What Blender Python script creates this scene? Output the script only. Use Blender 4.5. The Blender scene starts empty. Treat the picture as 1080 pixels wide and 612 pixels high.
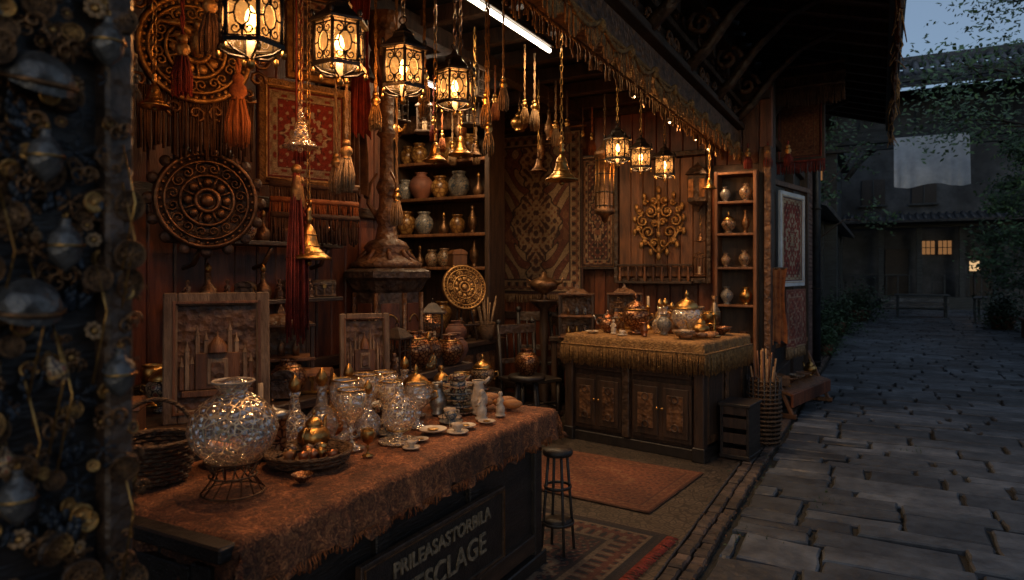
import bpy, math, random
import numpy as np
from mathutils import Matrix, Vector
R=random.Random(11)
NR=np.random.RandomState(5)
sc=bpy.context.scene
pi=math.pi
# ---------------------------------------------------------------- materials
def newmat(name):
    m=bpy.data.materials.new(name); m.use_nodes=True
    nt=m.node_tree; nt.nodes.clear()
    out=nt.nodes.new('ShaderNodeOutputMaterial')
    return m,nt,out
def N(nt,t,**k):
    n=nt.nodes.new(t)
    for a,b in k.items(): setattr(n,a,b)
    return n
def pmat(name,c1,c2=None,rough=.5,metal=0.,scale=6.,stretch=(1,1,1),bump=.3,bscale=60.,island=0.,coat=0.,attr=False,spec=.5,voro=0.,rvar=.15,stain=0.):
    m,nt,out=newmat(name); L=nt.links.new
    if c2 is None: c2=tuple(x*.45 for x in c1)
    bs=N(nt,'ShaderNodeBsdfPrincipled'); L(bs.outputs[0],out.inputs[0])
    tc=N(nt,'ShaderNodeTexCoord'); mp=N(nt,'ShaderNodeMapping'); mp.inputs['Scale'].default_value=stretch
    L(tc.outputs['Object'],mp.inputs[0])
    no=N(nt,'ShaderNodeTexNoise'); no.inputs['Scale'].default_value=scale; no.inputs['Detail'].default_value=6; no.inputs['Roughness'].default_value=.65
    L(mp.outputs[0],no.inputs['Vector'])
    cr=N(nt,'ShaderNodeMapRange'); cr.inputs['From Min'].default_value=.35; cr.inputs['From Max'].default_value=.65
    L(no.outputs[0],cr.inputs['Value'])
    mx=N(nt,'ShaderNodeMix',data_type='RGBA'); L(cr.outputs[0],mx.inputs[0])
    mx.inputs[6].default_value=(*c2,1); mx.inputs[7].default_value=(*c1,1)
    col=mx.outputs[2]
    if attr:
        at=N(nt,'ShaderNodeAttribute',attribute_name='Col')
        mm=N(nt,'ShaderNodeMix',data_type='RGBA',blend_type='MULTIPLY'); mm.inputs[0].default_value=1
        L(col,mm.inputs[6]); L(at.outputs['Color'],mm.inputs[7]); col=mm.outputs[2]
    if island>0:
        ge=N(nt,'ShaderNodeNewGeometry')
        mr=N(nt,'ShaderNodeMapRange'); mr.inputs['To Min'].default_value=1-island; mr.inputs['To Max'].default_value=1+island
        L(ge.outputs['Random Per Island'],mr.inputs['Value'])
        vm=N(nt,'ShaderNodeVectorMath',operation='SCALE'); L(col,vm.inputs[0]); L(mr.outputs[0],vm.inputs['Scale']); col=vm.outputs[0]
    if stain>0:
        n3=N(nt,'ShaderNodeTexNoise'); n3.inputs['Scale'].default_value=stain; n3.inputs['Detail'].default_value=4; L(tc.outputs['Object'],n3.inputs['Vector'])
        m3=N(nt,'ShaderNodeMapRange'); m3.inputs['From Min'].default_value=.35; m3.inputs['From Max'].default_value=.65; m3.inputs['To Min'].default_value=.5; m3.inputs['To Max'].default_value=1.25; L(n3.outputs[0],m3.inputs['Value'])
        v3=N(nt,'ShaderNodeVectorMath',operation='SCALE'); L(col,v3.inputs[0]); L(m3.outputs[0],v3.inputs['Scale']); col=v3.outputs[0]
    L(col,bs.inputs['Base Color'])
    rr=N(nt,'ShaderNodeMapRange'); rr.inputs['To Min'].default_value=min(1,rough+rvar); rr.inputs['To Max'].default_value=max(.03,rough-rvar)
    L(no.outputs[0],rr.inputs['Value']); L(rr.outputs[0],bs.inputs['Roughness'])
    bs.inputs['Metallic'].default_value=metal
    bs.inputs['Specular IOR Level'].default_value=spec
    bs.inputs['Coat Weight'].default_value=coat
    if bump>0:
        n2=N(nt,'ShaderNodeTexNoise'); n2.inputs['Scale'].default_value=bscale; n2.inputs['Detail'].default_value=5
        L(mp.outputs[0],n2.inputs['Vector']); h=n2.outputs[0]
        if voro>0:
            vo=N(nt,'ShaderNodeTexVoronoi'); vo.inputs['Scale'].default_value=voro; L(mp.outputs[0],vo.inputs['Vector'])
            ad=N(nt,'ShaderNodeMath',operation='ADD'); L(h,ad.inputs[0]); L(vo.outputs['Distance'],ad.inputs[1]); h=ad.outputs[0]
        bu=N(nt,'ShaderNodeBump'); bu.inputs['Strength'].default_value=bump; bu.inputs['Distance'].default_value=.01
        L(h,bu.inputs['Height']); L(bu.outputs[0],bs.inputs['Normal'])
    return m
def emat(name,col,s):
    m,nt,out=newmat(name); e=N(nt,'ShaderNodeEmission'); e.inputs[0].default_value=(*col,1); e.inputs[1].default_value=s
    nt.links.new(e.outputs[0],out.inputs[0]); return m
def glassmat(name,tint=(1,.95,.88),base=.16,gold=None):
    m,nt,out=newmat(name); L=nt.links.new
    tr=N(nt,'ShaderNodeBsdfTransparent'); tr.inputs[0].default_value=(*[.55+.4*t for t in tint],1)
    gl=N(nt,'ShaderNodeBsdfGlossy'); gl.inputs[0].default_value=(*tint,1); gl.inputs['Roughness'].default_value=.12
    lw=N(nt,'ShaderNodeLayerWeight'); lw.inputs[0].default_value=.4
    mr=N(nt,'ShaderNodeMapRange'); mr.inputs['To Min'].default_value=base; mr.inputs['To Max'].default_value=.9
    L(lw.outputs['Facing'],mr.inputs['Value'])
    tc=N(nt,'ShaderNodeTexCoord'); vo=N(nt,'ShaderNodeTexVoronoi'); vo.inputs['Scale'].default_value=45; L(tc.outputs['Object'],vo.inputs['Vector'])
    bu=N(nt,'ShaderNodeBump'); bu.inputs['Strength'].default_value=1; bu.inputs['Distance'].default_value=.012; L(vo.outputs['Distance'],bu.inputs['Height']); L(bu.outputs[0],gl.inputs['Normal'])
    df=N(nt,'ShaderNodeBsdfDiffuse'); df.inputs[0].default_value=(*[.75*t for t in tint],1)
    m0=N(nt,'ShaderNodeMixShader'); m0.inputs[0].default_value=.12; L(tr.outputs[0],m0.inputs[1]); L(df.outputs[0],m0.inputs[2])
    mx=N(nt,'ShaderNodeMixShader'); L(mr.outputs[0],mx.inputs[0]); L(m0.outputs[0],mx.inputs[1]); L(gl.outputs[0],mx.inputs[2])
    last=mx
    if gold:
        g=N(nt,'ShaderNodeBsdfPrincipled'); g.inputs['Base Color'].default_value=(*gold,1); g.inputs['Metallic'].default_value=.4; g.inputs['Roughness'].default_value=.35
        v2=N(nt,'ShaderNodeTexVoronoi',feature='DISTANCE_TO_EDGE'); v2.inputs['Scale'].default_value=34; L(tc.outputs['Object'],v2.inputs['Vector'])
        lt=N(nt,'ShaderNodeMath',operation='LESS_THAN'); lt.inputs[1].default_value=.04; L(v2.outputs[0],lt.inputs[0])
        m2=N(nt,'ShaderNodeMixShader'); L(lt.outputs[0],m2.inputs[0]); L(mx.outputs[0],m2.inputs[1]); L(g.outputs[0],m2.inputs[2]); last=m2
    L(last.outputs[0],out.inputs[0]); return m
def patmat(name,cols,vs=20,rough=.3,metal=0,edge=.08,thr=True):
    m,nt,out=newmat(name); L=nt.links.new
    bs=N(nt,'ShaderNodeBsdfPrincipled'); L(bs.outputs[0],out.inputs[0]); bs.inputs['Roughness'].default_value=rough; bs.inputs['Metallic'].default_value=metal
    tc=N(nt,'ShaderNodeTexCoord')
    vo=N(nt,'ShaderNodeTexVoronoi',feature='DISTANCE_TO_EDGE'); vo.inputs['Scale'].default_value=vs; L(tc.outputs['Object'],vo.inputs['Vector'])
    cr=N(nt,'ShaderNodeValToRGB'); cr.color_ramp.interpolation='CONSTANT'
    cr.color_ramp.elements[0].color=(*cols[0],1); cr.color_ramp.elements[1].color=(*cols[1],1); cr.color_ramp.elements[1].position=edge
    if len(cols)>2:
        e=cr.color_ramp.elements.new(edge*3.2); e.color=(*cols[2],1)
    L(vo.outputs[0],cr.inputs[0])
    no=N(nt,'ShaderNodeTexNoise'); no.inputs['Scale'].default_value=9; no.inputs['Detail'].default_value=5; L(tc.outputs['Object'],no.inputs['Vector'])
    mr=N(nt,'ShaderNodeMapRange'); mr.inputs['To Min'].default_value=.2; mr.inputs['To Max'].default_value=1.2; L(no.outputs[0],mr.inputs['Value'])
    vm=N(nt,'ShaderNodeVectorMath',operation='SCALE'); L(cr.outputs[0],vm.inputs[0]); L(mr.outputs[0],vm.inputs['Scale']); L(vm.outputs[0],bs.inputs['Base Color'])
    bu=N(nt,'ShaderNodeBump'); bu.inputs['Strength'].default_value=.4; bu.inputs['Distance'].default_value=.005; L(vo.outputs[0],bu.inputs['Height']); L(bu.outputs[0],bs.inputs['Normal'])
    return m
DW=pmat('dark_wood',(.07,.038,.022),(.018,.011,.008),.5,scale=3,stretch=(8,8,1),bump=.5,bscale=25)
DWH=pmat('dark_wood_h',(.075,.04,.022),(.02,.012,.008),.48,scale=3,stretch=(8,1,8),bump=.5,bscale=25)
BK=pmat('black_wood',(.03,.023,.019),(.011,.009,.008),.42,scale=3,stretch=(6,1,6),bump=.5,bscale=20)
WW=pmat('warm_wood',(.24,.1,.038),(.07,.028,.012),.45,scale=3,stretch=(7,7,1),bump=.45,bscale=25,island=.35)
WWP=pmat('red_wood',(.24,.075,.03),(.07,.022,.011),.4,scale=3,stretch=(6,6,1),bump=.4,bscale=25,island=.35,stain=1.3)
GW=pmat('greyed_wood',(.30,.2,.12),(.11,.065,.038),.6,scale=4,stretch=(5,5,1.2),bump=.6,bscale=30,island=.2)
CW=pmat('carved_wood',(.2,.095,.042),(.035,.016,.009),.45,scale=14,bump=.9,bscale=40,voro=26)
CDW=pmat('carved_dark',(.095,.055,.033),(.02,.012,.008),.45,scale=14,bump=1.,bscale=40,voro=18)
BR=pmat('brass',(.72,.43,.14),(.25,.12,.035),.33,1.,scale=10,bump=.3,bscale=50)
GD=pmat('old_gold',(.6,.34,.11),(.2,.09,.03),.45,.7,scale=18,bump=.6,bscale=60)
BZ=pmat('bronze',(.28,.15,.07),(.07,.036,.02),.42,.8,scale=12,bump=.4,bscale=50)
IR=pmat('iron',(.045,.036,.03),(.018,.014,.012),.45,.6,scale=12,bump=.3,bscale=60)
CU=pmat('copper',(.55,.22,.1),(.16,.06,.03),.35,.9,scale=10,bump=.4,bscale=40)
SV=pmat('silver',(.5,.47,.42),(.14,.12,.1),.35,.8,scale=14,bump=.4,bscale=50)
GC=pmat('gold_cloth',(.36,.19,.055),(.14,.065,.02),.75,scale=30,bump=.8,bscale=120,voro=60)
RC=pmat('red_cloth',(.3,.035,.02),(.09,.012,.008),.8,scale=12,bump=.5,bscale=90)
OC=pmat('orange_cloth',(.42,.13,.03),(.16,.04,.012),.8,scale=12,bump=.5,bscale=90)
CC=pmat('cream_cord',(.42,.27,.14),(.2,.11,.05),.8,scale=40,bump=.5,bscale=120)
BC=pmat('brown_cloth',(.13,.062,.031),(.045,.02,.011),.85,scale=10,bump=.5,bscale=90)
WC=pmat('white_canvas',(.62,.66,.7),(.42,.46,.5),.85,scale=3,bump=.3,bscale=60)
ST=pmat('bone_white',(.65,.56,.44),(.4,.3,.2),.45,scale=12,bump=.3,bscale=50)
SHELL=pmat('pearl',(.17,.165,.16),(.04,.038,.038),.35,.45,scale=14,bump=.6,bscale=40,voro=30)
BL=pmat('blue_metal',(.045,.055,.07),(.02,.023,.028),.4,.5,scale=8,bump=.4,bscale=40)
PAINT=pmat('woven',(1,1,1),(.62,.6,.58),.85,scale=50,bump=.7,bscale=260,attr=True)
WK=pmat('wicker',(.2,.105,.045),(.045,.022,.01),.6,scale=40,stretch=(1,1,3),bump=1.,bscale=70,voro=50)
BREAD=pmat('bread',(.45,.2,.06),(.2,.07,.02),.6,scale=14,bump=.5,bscale=50)
CANDLE=pmat('wax',(.6,.48,.32),(.4,.28,.16),.5,scale=5,bump=.1)
LEAF=pmat('leaf',(.05,.11,.045),(.018,.045,.02),.55,scale=3,bump=0,island=.5)
LEAF2=pmat('leaf_light',(.10,.2,.08),(.04,.09,.04),.55,scale=3,bump=0,island=.5)
BARK=pmat('bark',(.07,.05,.038),(.025,.018,.014),.85,scale=10,stretch=(3,3,1),bump=1,bscale=20)
SLATE=pmat('slate',(.105,.124,.145),(.035,.044,.056),.46,scale=4.5,bump=1.,bscale=13,island=.5,rvar=.22,stain=.9)
SOIL=pmat('joint_soil',(.02,.021,.017),(.008,.009,.007),.95,scale=6,bump=1,bscale=30)
BRK=pmat('kerb_brick',(.1,.07,.055),(.04,.03,.024),.65,scale=8,bump=.8,bscale=30,island=.4,stain=1.5)
BRK2=pmat('wall_brick',(.2,.11,.085),(.08,.05,.042),.75,scale=8,bump=.8,bscale=30,island=.35)
PLAS=pmat('dark_plaster',(.075,.084,.093),(.034,.04,.046),.8,scale=2,bump=.6,bscale=18,stain=.6)
BLW=pmat('weathered_beam',(.055,.068,.073),(.022,.028,.031),.7,scale=3,stretch=(1,6,6),bump=.6,bscale=20)
TILE=pmat('roof_tile',(.08,.088,.1),(.028,.032,.037),.6,scale=6,bump=.7,bscale=30,island=.3)
TERRA=pmat('terracotta',(.2,.07,.035),(.08,.03,.02),.7,scale=8,bump=.4,bscale=30)
POT1=patmat('painted_cream',[(.05,.02,.02),(.45,.32,.18),(.3,.08,.04)],30,.3)
POT2=patmat('painted_blue',[(.05,.08,.12),(.38,.32,.24),(.16,.18,.19)],34,.28)
POT3=patmat('painted_amber',[(.12,.05,.015),(.34,.17,.05),(.46,.27,.085)],22,.28)
POT4=patmat('engraved_copper',[(.06,.02,.01),(.42,.18,.08),(.55,.32,.14)],40,.32,.7)
MOS=patmat('mosaic_floor',[(.035,.028,.022),(.12,.092,.066),(.065,.045,.032)],18,.5)
GL=glassmat('clear_glass'); GLG=glassmat('gilded_glass',gold=(.85,.62,.34)); GLA=glassmat('amber_glass',tint=(1,.6,.25),base=.2)
BULB=emat('bulb',(1,.66,.3),45); TUBE=emat('tube_light',(1,.86,.66),9); SPOT=emat('spot_bulb',(1,.6,.28),12)
WIN=emat('lit_window',(1,.46,.17),.22); WINB=emat('shop_lamp',(1,.62,.3),.8)
def panemat():
    m,nt,out=newmat('lantern_pane'); L=nt.links.new
    tr=N(nt,'ShaderNodeBsdfTransparent'); tr.inputs[0].default_value=(1,.7,.38,1)
    e=N(nt,'ShaderNodeEmission'); e.inputs[0].default_value=(1,.42,.1,1)
    tc=N(nt,'ShaderNodeTexCoord'); no=N(nt,'ShaderNodeTexNoise'); no.inputs['Scale'].default_value=30; L(tc.outputs['Object'],no.inputs['Vector'])
    vl=N(nt,'ShaderNodeVectorMath',operation='LENGTH'); L(tc.outputs['Object'],vl.inputs[0])
    m1=N(nt,'ShaderNodeMapRange'); m1.inputs['From Min'].default_value=.085; m1.inputs['From Max'].default_value=.125; m1.inputs['To Min'].default_value=1.3; m1.inputs['To Max'].default_value=.22; L(vl.outputs['Value'],m1.inputs['Value'])
    mr=N(nt,'ShaderNodeMapRange'); mr.inputs['To Min'].default_value=.4; mr.inputs['To Max'].default_value=1.7; L(no.outputs[0],mr.inputs['Value'])
    ml=N(nt,'ShaderNodeMath',operation='MULTIPLY'); L(mr.outputs[0],ml.inputs[0]); L(m1.outputs[0],ml.inputs[1]); L(ml.outputs[0],e.inputs[1])
    mx=N(nt,'ShaderNodeMixShader'); mx.inputs[0].default_value=.5; L(tr.outputs[0],mx.inputs[1]); L(e.outputs[0],mx.inputs[2]); L(mx.outputs[0],out.inputs[0]); return m
PANE=panemat()
# ---------------------------------------------------------------- builder
class B:
    def __init__(s): s.v=[];s.f=[];s.m=[];s.s=[];s.mats=[];s.M=Matrix.Identity(4)
    def add(s,V,F,mat,sm=False):
        o=len(s.v);M=s.M
        s.v.extend([tuple(M@Vector(p)) for p in V]); s.f.extend([tuple(i+o for i in f) for f in F])
        if mat not in s.mats: s.mats.append(mat)
        k=s.mats.index(mat); s.m.extend([k]*len(F)); s.s.extend([sm]*len(F))
    def box(s,c,d,mat,rot=None,ch=None):
        x,y,z=[a/2 for a in d]
        if ch is None: ch=min(.006,min(x,y,z)*.3)
        V=[];
        idx={}
        for sx in(-1,1):
            for sy in(-1,1):
                for sz in(-1,1):
                    for a in range(3):
                        p=[sx*x,sy*y,sz*z]
                        for k in range(3):
                            if k!=a: p[k]-= (sx,sy,sz)[k]*ch
                        idx[(sx,sy,sz,a)]=len(V); V.append(p)
        F=[]
        for a in range(3):
            o=[k for k in range(3) if k!=a]
            for sg in(-1,1):
                q=[]
                for (p1,p2) in((-1,-1),(1,-1),(1,1),(-1,1)):
                    t=[0,0,0];t[a]=sg;t[o[0]]=p1;t[o[1]]=p2;q.append(idx[(*t,a)])
                F.append(q)
        for a in range(3):
            o=[k for k in range(3) if k!=a]
            for p1 in(-1,1):
                for p2 in(-1,1):
                    q=[]
                    for sg,ax in((-1,o[0]),(1,o[0]),(1,o[1]),(-1,o[1])):
                        t=[0,0,0];t[a]=sg;t[o[0]]=p1;t[o[1]]=p2;q.append(idx[(*t,ax)])
                    F.append(q)
        for sx in(-1,1):
            for sy in(-1,1):
                for sz in(-1,1): F.append([idx[(sx,sy,sz,a)] for a in range(3)])
        if rot is not None: V=[rot@Vector(p) for p in V]
        V=[(p[0]+c[0],p[1]+c[1],p[2]+c[2]) for p in V]
        s.add(V,F,mat)
    def lathe(s,prof,mat,c=(0,0,0),seg=18,sm=True,rot=None,ph=0.):
        V=[];F=[]
        for r,z in prof:
            for i in range(seg):
                a=2*pi*i/seg+ph; V.append(Vector((r*math.cos(a),r*math.sin(a),z)))
        for j in range(len(prof)-1):
            for i in range(seg):
                k=(i+1)%seg; F.append((j*seg+i,j*seg+k,(j+1)*seg+k,(j+1)*seg+i))
        if rot is not None: V=[rot@p for p in V]
        V=[(p[0]+c[0],p[1]+c[1],p[2]+c[2]) for p in V]
        s.add(V,F,mat,sm)
    def ball(s,c,r,mat,sc=(1,1,1),seg=10,rings=6):
        V=[(c[0],c[1],c[2]-r*sc[2])];F=[]
        for j in range(1,rings):
            t=pi*j/rings
            for i in range(seg):
                a=2*pi*i/seg
                V.append((c[0]+r*sc[0]*math.sin(t)*math.cos(a),c[1]+r*sc[1]*math.sin(t)*math.sin(a),c[2]-r*sc[2]*math.cos(t)))
        V.append((c[0],c[1],c[2]+r*sc[2])); n=len(V)-1
        for i in range(seg):
            k=(i+1)%seg; F.append((0,1+k,1+i)); F.append((n,n-seg+i,n-seg+k))
            for j in range(rings-2): F.append((1+j*seg+i,1+j*seg+k,1+(j+1)*seg+k,1+(j+1)*seg+i))
        s.add(V,F,mat,True)
    def tube(s,P,r,mat,seg=5,closed=False,r2=None):
        P=[Vector(p) for p in P]; n=len(P); V=[];F=[]; prev=None
        for i in range(n):
            a=P[(i-1)%n] if (closed or i>0) else P[i]; b=P[(i+1)%n] if (closed or i<n-1) else P[i]
            t=(b-a)
            if t.length<1e-9: t=Vector((0,0,1))
            t.normalize()
            if prev is None:
                ref=Vector((0,0,1)) if abs(t.z)<.9 else Vector((1,0,0)); u=t.cross(ref).normalized()
            else:
                u=prev-t*prev.dot(t)
                if u.length<1e-6: u=t.orthogonal()
                u.normalize()
            prev=u; w=t.cross(u); rr=r if r2 is None else r+(r2-r)*i/(n-1)
            for k in range(seg):
                q=2*pi*k/seg; V.append(P[i]+(u*math.cos(q)+w*math.sin(q))*rr)
        for i in range(n if closed else n-1):
            j=(i+1)%n
            for k in range(seg):
                l=(k+1)%seg; F.append((i*seg+k,i*seg+l,j*seg+l,j*seg+k))
        if not closed: F.append(tuple(range(seg))[::-1]); F.append(tuple((n-1)*seg+k for k in range(seg)))
        s.add([tuple(v) for v in V],F,mat,True)
    def ring(s,c,rad,r,mat,ax='y',n=24,seg=5,sx=1,sz=1):
        P=[]
        for i in range(n):
            a=2*pi*i/n; p=(rad*sx*math.cos(a),rad*sz*math.sin(a))
            P.append({'y':(c[0]+p[0],c[1],c[2]+p[1]),'z':(c[0]+p[0],c[1]+p[1],c[2]),'x':(c[0],c[1]+p[0],c[2]+p[1])}[ax])
        s.tube(P,r,mat,seg,True)
    def mesh(s,name):
        me=bpy.data.meshes.new(name); me.from_pydata(s.v,[],s.f)
        for m in s.mats: me.materials.append(m)
        me.polygons.foreach_set('material_index',s.m); me.polygons.foreach_set('use_smooth',s.s); me.update(); return me
    def done(s,name,loc=(0,0,0),rz=0,scale=1,rot=None,parent=None):
        return inst(s.mesh(name),name,loc,rz,scale,rot,parent)
def inst(me,name,loc=(0,0,0),rz=0,scale=1,rot=None,parent=None):
    o=bpy.data.objects.new(name,me); sc.collection.objects.link(o)
    o.location=loc; o.rotation_euler=rot if rot else (0,0,math.radians(rz))
    o.scale=(scale,)*3 if not isinstance(scale,tuple) else scale
    if parent: o.parent=parent
    return o
def empty(name,loc=(0,0,0)):
    o=bpy.data.objects.new(name,None); sc.collection.objects.link(o); o.location=loc; return o
def RX(a): return Matrix.Rotation(math.radians(a),3,'X')
def RY(a): return Matrix.Rotation(math.radians(a),3,'Y')
def RZ(a): return Matrix.Rotation(math.radians(a),3,'Z')
def spiral(cx,cz,r,turns=1.5,d=1,ph=0,y=0,n=18,rin=.12):
    return [(cx+ (r*(1-(1-rin)*i/(n-1)))*math.cos(ph+d*turns*2*pi*i/(n-1)),y,cz+(r*(1-(1-rin)*i/(n-1)))*math.sin(ph+d*turns*2*pi*i/(n-1))) for i in range(n)]
def fringe(b,p0,p1,L,n,mat,w=.006,band=True,wave=0,wn=6):
    p0=Vector(p0);p1=Vector(p1);d=(p1-p0);dn=d.normalized()
    for i in range(n):
        t=(i+.5)/n; p=p0+d*t; l=L*(1+R.uniform(-.12,.12)+wave*math.sin(t*wn*2*pi)); sw=dn*R.uniform(-.012,.012); y=dn.cross(Vector((0,0,1)))*R.uniform(-.01,.01)
        q=p-Vector((0,0,l))+sw+y; m=(p+q)/2+y
        b.tube([p,m,q],w*.8,mat,3,r2=w*1.2)
    if band: b.tube([p0+dn*0,p1],w*2.2,mat,5)
def tassel(b,c,cord,s,mat,cap=None,skirt=.16,n=22):
    cap=cap or mat; x,y,z=c
    k=max(4,int(cord/.04)); 
    P1=[(x+.006*s*math.cos(i*1.6),y+.006*s*math.sin(i*1.6),z-cord*i/k) for i in range(k+1)]
    P2=[(x-.006*s*math.cos(i*1.6),y-.006*s*math.sin(i*1.6),z-cord*i/k) for i in range(k+1)]
    b.tube(P1,.0055*s,mat,4); b.tube(P2,.0055*s,mat,4); z-=cord
    b.ball((x,y,z-.015*s),.02*s,cap); b.lathe([(.006*s,0),(.026*s,-.02*s),(.03*s,-.04*s),(.018*s,-.055*s),(.024*s,-.065*s)],cap,(x,y,z-.02*s),10)
    zz=z-.08*s
    for i in range(n):
        a=i*2.399; r0=.02*s*math.sqrt((i+.5)/n); r1=r0*1.9
        b.tube([(x+r0*math.cos(a),y+r0*math.sin(a),zz),(x+r1*1.1*math.cos(a),y+r1*1.1*math.sin(a),zz-skirt*s*.5),(x+r1*math.cos(a),y+r1*math.sin(a),zz-skirt*s*R.uniform(.9,1.05))],.0045*s,mat,3)
def frame(b,W,H,t,d,mat,mat2=None,y=0):
    for sx in(-1,1): b.box((sx*(W-t)/2,y,0),(t,d,H),mat); b.box((sx*(W/2-t*.78),y-d*.5-.002,0),(t*.2,.008,H-t*1.3),mat2 or mat)
    for sz in(-1,1): b.box((0,y,sz*(H-t)/2),(W-2*t-.002,d*.96,t),mat); b.box((0,y-d*.5-.001,sz*(H/2-t*.78)),(W-t*1.3,.008,t*.2),mat2 or mat)
def chain(b,c,L,mat,s=1):
    x,y,z=c; n=max(2,int(L/(.035*s)))
    if n>45: 
        b.tube([(x,y,z),(x,y,z-L)],.004*s,mat,5); return
    for i in range(n):
        zc=z-(i+.5)*L/n; h=L/n*.62; w=.008*s
        P=[]
        for k in range(8):
            a=2*pi*k/8; px=w*math.cos(a); P.append((x+(px if i%2 else 0),y+(0 if i%2 else px),zc+h*math.sin(a)))
        b.tube(P,.0024*s,mat,3,True)
# ---------------------------------------------------------------- painted panels
def panel(name,W,H,fn,mat=None,nx=90,ny=120,loc=(0,0,0),rot=(0,0,0),parent=None,wave=.0,extra=None):
    xs=np.linspace(-W/2,W/2,nx+1); zs=np.linspace(-H/2,H/2,ny+1); X,Z=np.meshgrid(xs,zs)
    Y=wave*(np.sin(X/W*9+Z*1.3)+.6*np.sin(X/W*17+1))+wave*.4*np.sin(Z*5)
    V=np.stack([X,Y,Z],-1).reshape(-1,3)
    F=[(j*(nx+1)+i,j*(nx+1)+i+1,(j+1)*(nx+1)+i+1,(j+1)*(nx+1)+i) for j in range(ny) for i in range(nx)]
    me=bpy.data.meshes.new(name); me.from_pydata(V.tolist(),[],F)
    C=fn(X,Z,W,H).reshape(-1,3); C=np.concatenate([C,np.ones((len(C),1))],1).astype(np.float32)
    a=me.color_attributes.new('Col','FLOAT_COLOR','POINT'); a.data.foreach_set('color',C.ravel())
    me.polygons.foreach_set('use_smooth',[True]*len(F)); me.materials.append(mat or PAINT); me.update()
    return inst(me,name,loc,0,1,rot,parent)
def rugfn(pal,k=26.,seed=0,border=.16,med=.3,style=0):
    pal=np.array(pal)
    def fn(X,Z,W,H):
        a=np.abs(X);b=np.abs(Z); e=np.minimum(W/2-a,H/2-b); bw=border*min(W,H)
        f=np.sin(k*a+1.7*np.sin(k*.43*b+seed))*np.sin(k*b*.9+1.7*np.sin(k*.5*a+seed*2))
        g=np.sin(k*1.9*a+seed)*np.cos(k*1.7*b)
        idx=np.where(f>.35,1,np.where(f<-.45,2,0)); idx=np.where((g>.72),3,idx)
        if style==1:
            # vase-and-palmette figure mirrored about the vertical axis
            z=Z/H
            F1=np.sin(16*a+2.2*np.sin(7*Z+1.))*np.sin(13*Z+2.4*np.sin(9*a))
            body=.3*W*(.35+.65*np.abs(np.cos(7*z+.6)))*(1-1.2*np.abs(z))+.02*np.sin(40*Z)
            ins=a<body
            idx=np.where(F1>.42,3,np.where(F1>.3,1,np.where(F1<-.6,4,np.where(f>.6,4,0))))
            idx=np.where(ins,np.where(np.abs(a-body)<.02,1,np.where(f>.25,2,np.where(g>.4,4,3))),idx)
        else:
            m=a/(W*med)+b/(H*med)+.12*np.sin(14*np.arctan2(b/H,a/W+1e-6))
            idx=np.where(m<1,np.where(f>.1,4,np.where(g>.3,3,1)),idx)
            idx=np.where(np.abs(m-1)<.06,3,idx); idx=np.where(np.abs(m-.45)<.08,2,idx); idx=np.where(np.abs(m-1.25)<.05,1,idx)
        side=(W/2-a)<(H/2-b); t=np.where(side,b,a)
        q=e/bw
        bo=np.sin(t*k*1.3)*np.sin(q*pi*2.2); bi=np.where(bo>.3,3,np.where(bo<-.45,1,4))
        idx=np.where(q<1,np.where((q<.12)|((q>.22)&(q<.3))|((q>.8)&(q<.9)),np.where(q<.12,2,3),np.where(q<.22,1,np.where(q>.9,2,bi))),idx)
        wear=.75+.25*np.sin(X*5+1.3*np.sin(Z*4+seed))*np.sin(Z*6+seed)
        c=pal[idx]; return c*((.75+.5*NR.rand(*X.shape))*wear)[...,None]
    return fn
PB=[(.22,.085,.045),(.05,.028,.022),(.08,.045,.03),(.46,.32,.2),(.26,.085,.045)]
PT=[(.17,.055,.032),(.04,.022,.018),(.09,.04,.03),(.4,.26,.14),(.24,.1,.05)]
PD=[(.13,.04,.027),(.02,.02,.024),(.04,.027,.025),(.22,.155,.1),(.14,.045,.028)]
PO=[(.26,.085,.035),(.2,.06,.026),(.14,.042,.02),(.29,.125,.055),(.23,.073,.03)]
PW=[(.33,.04,.02),(.3,.035,.02),(.14,.02,.012),(.55,.44,.3),(.4,.3,.18)]
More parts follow.
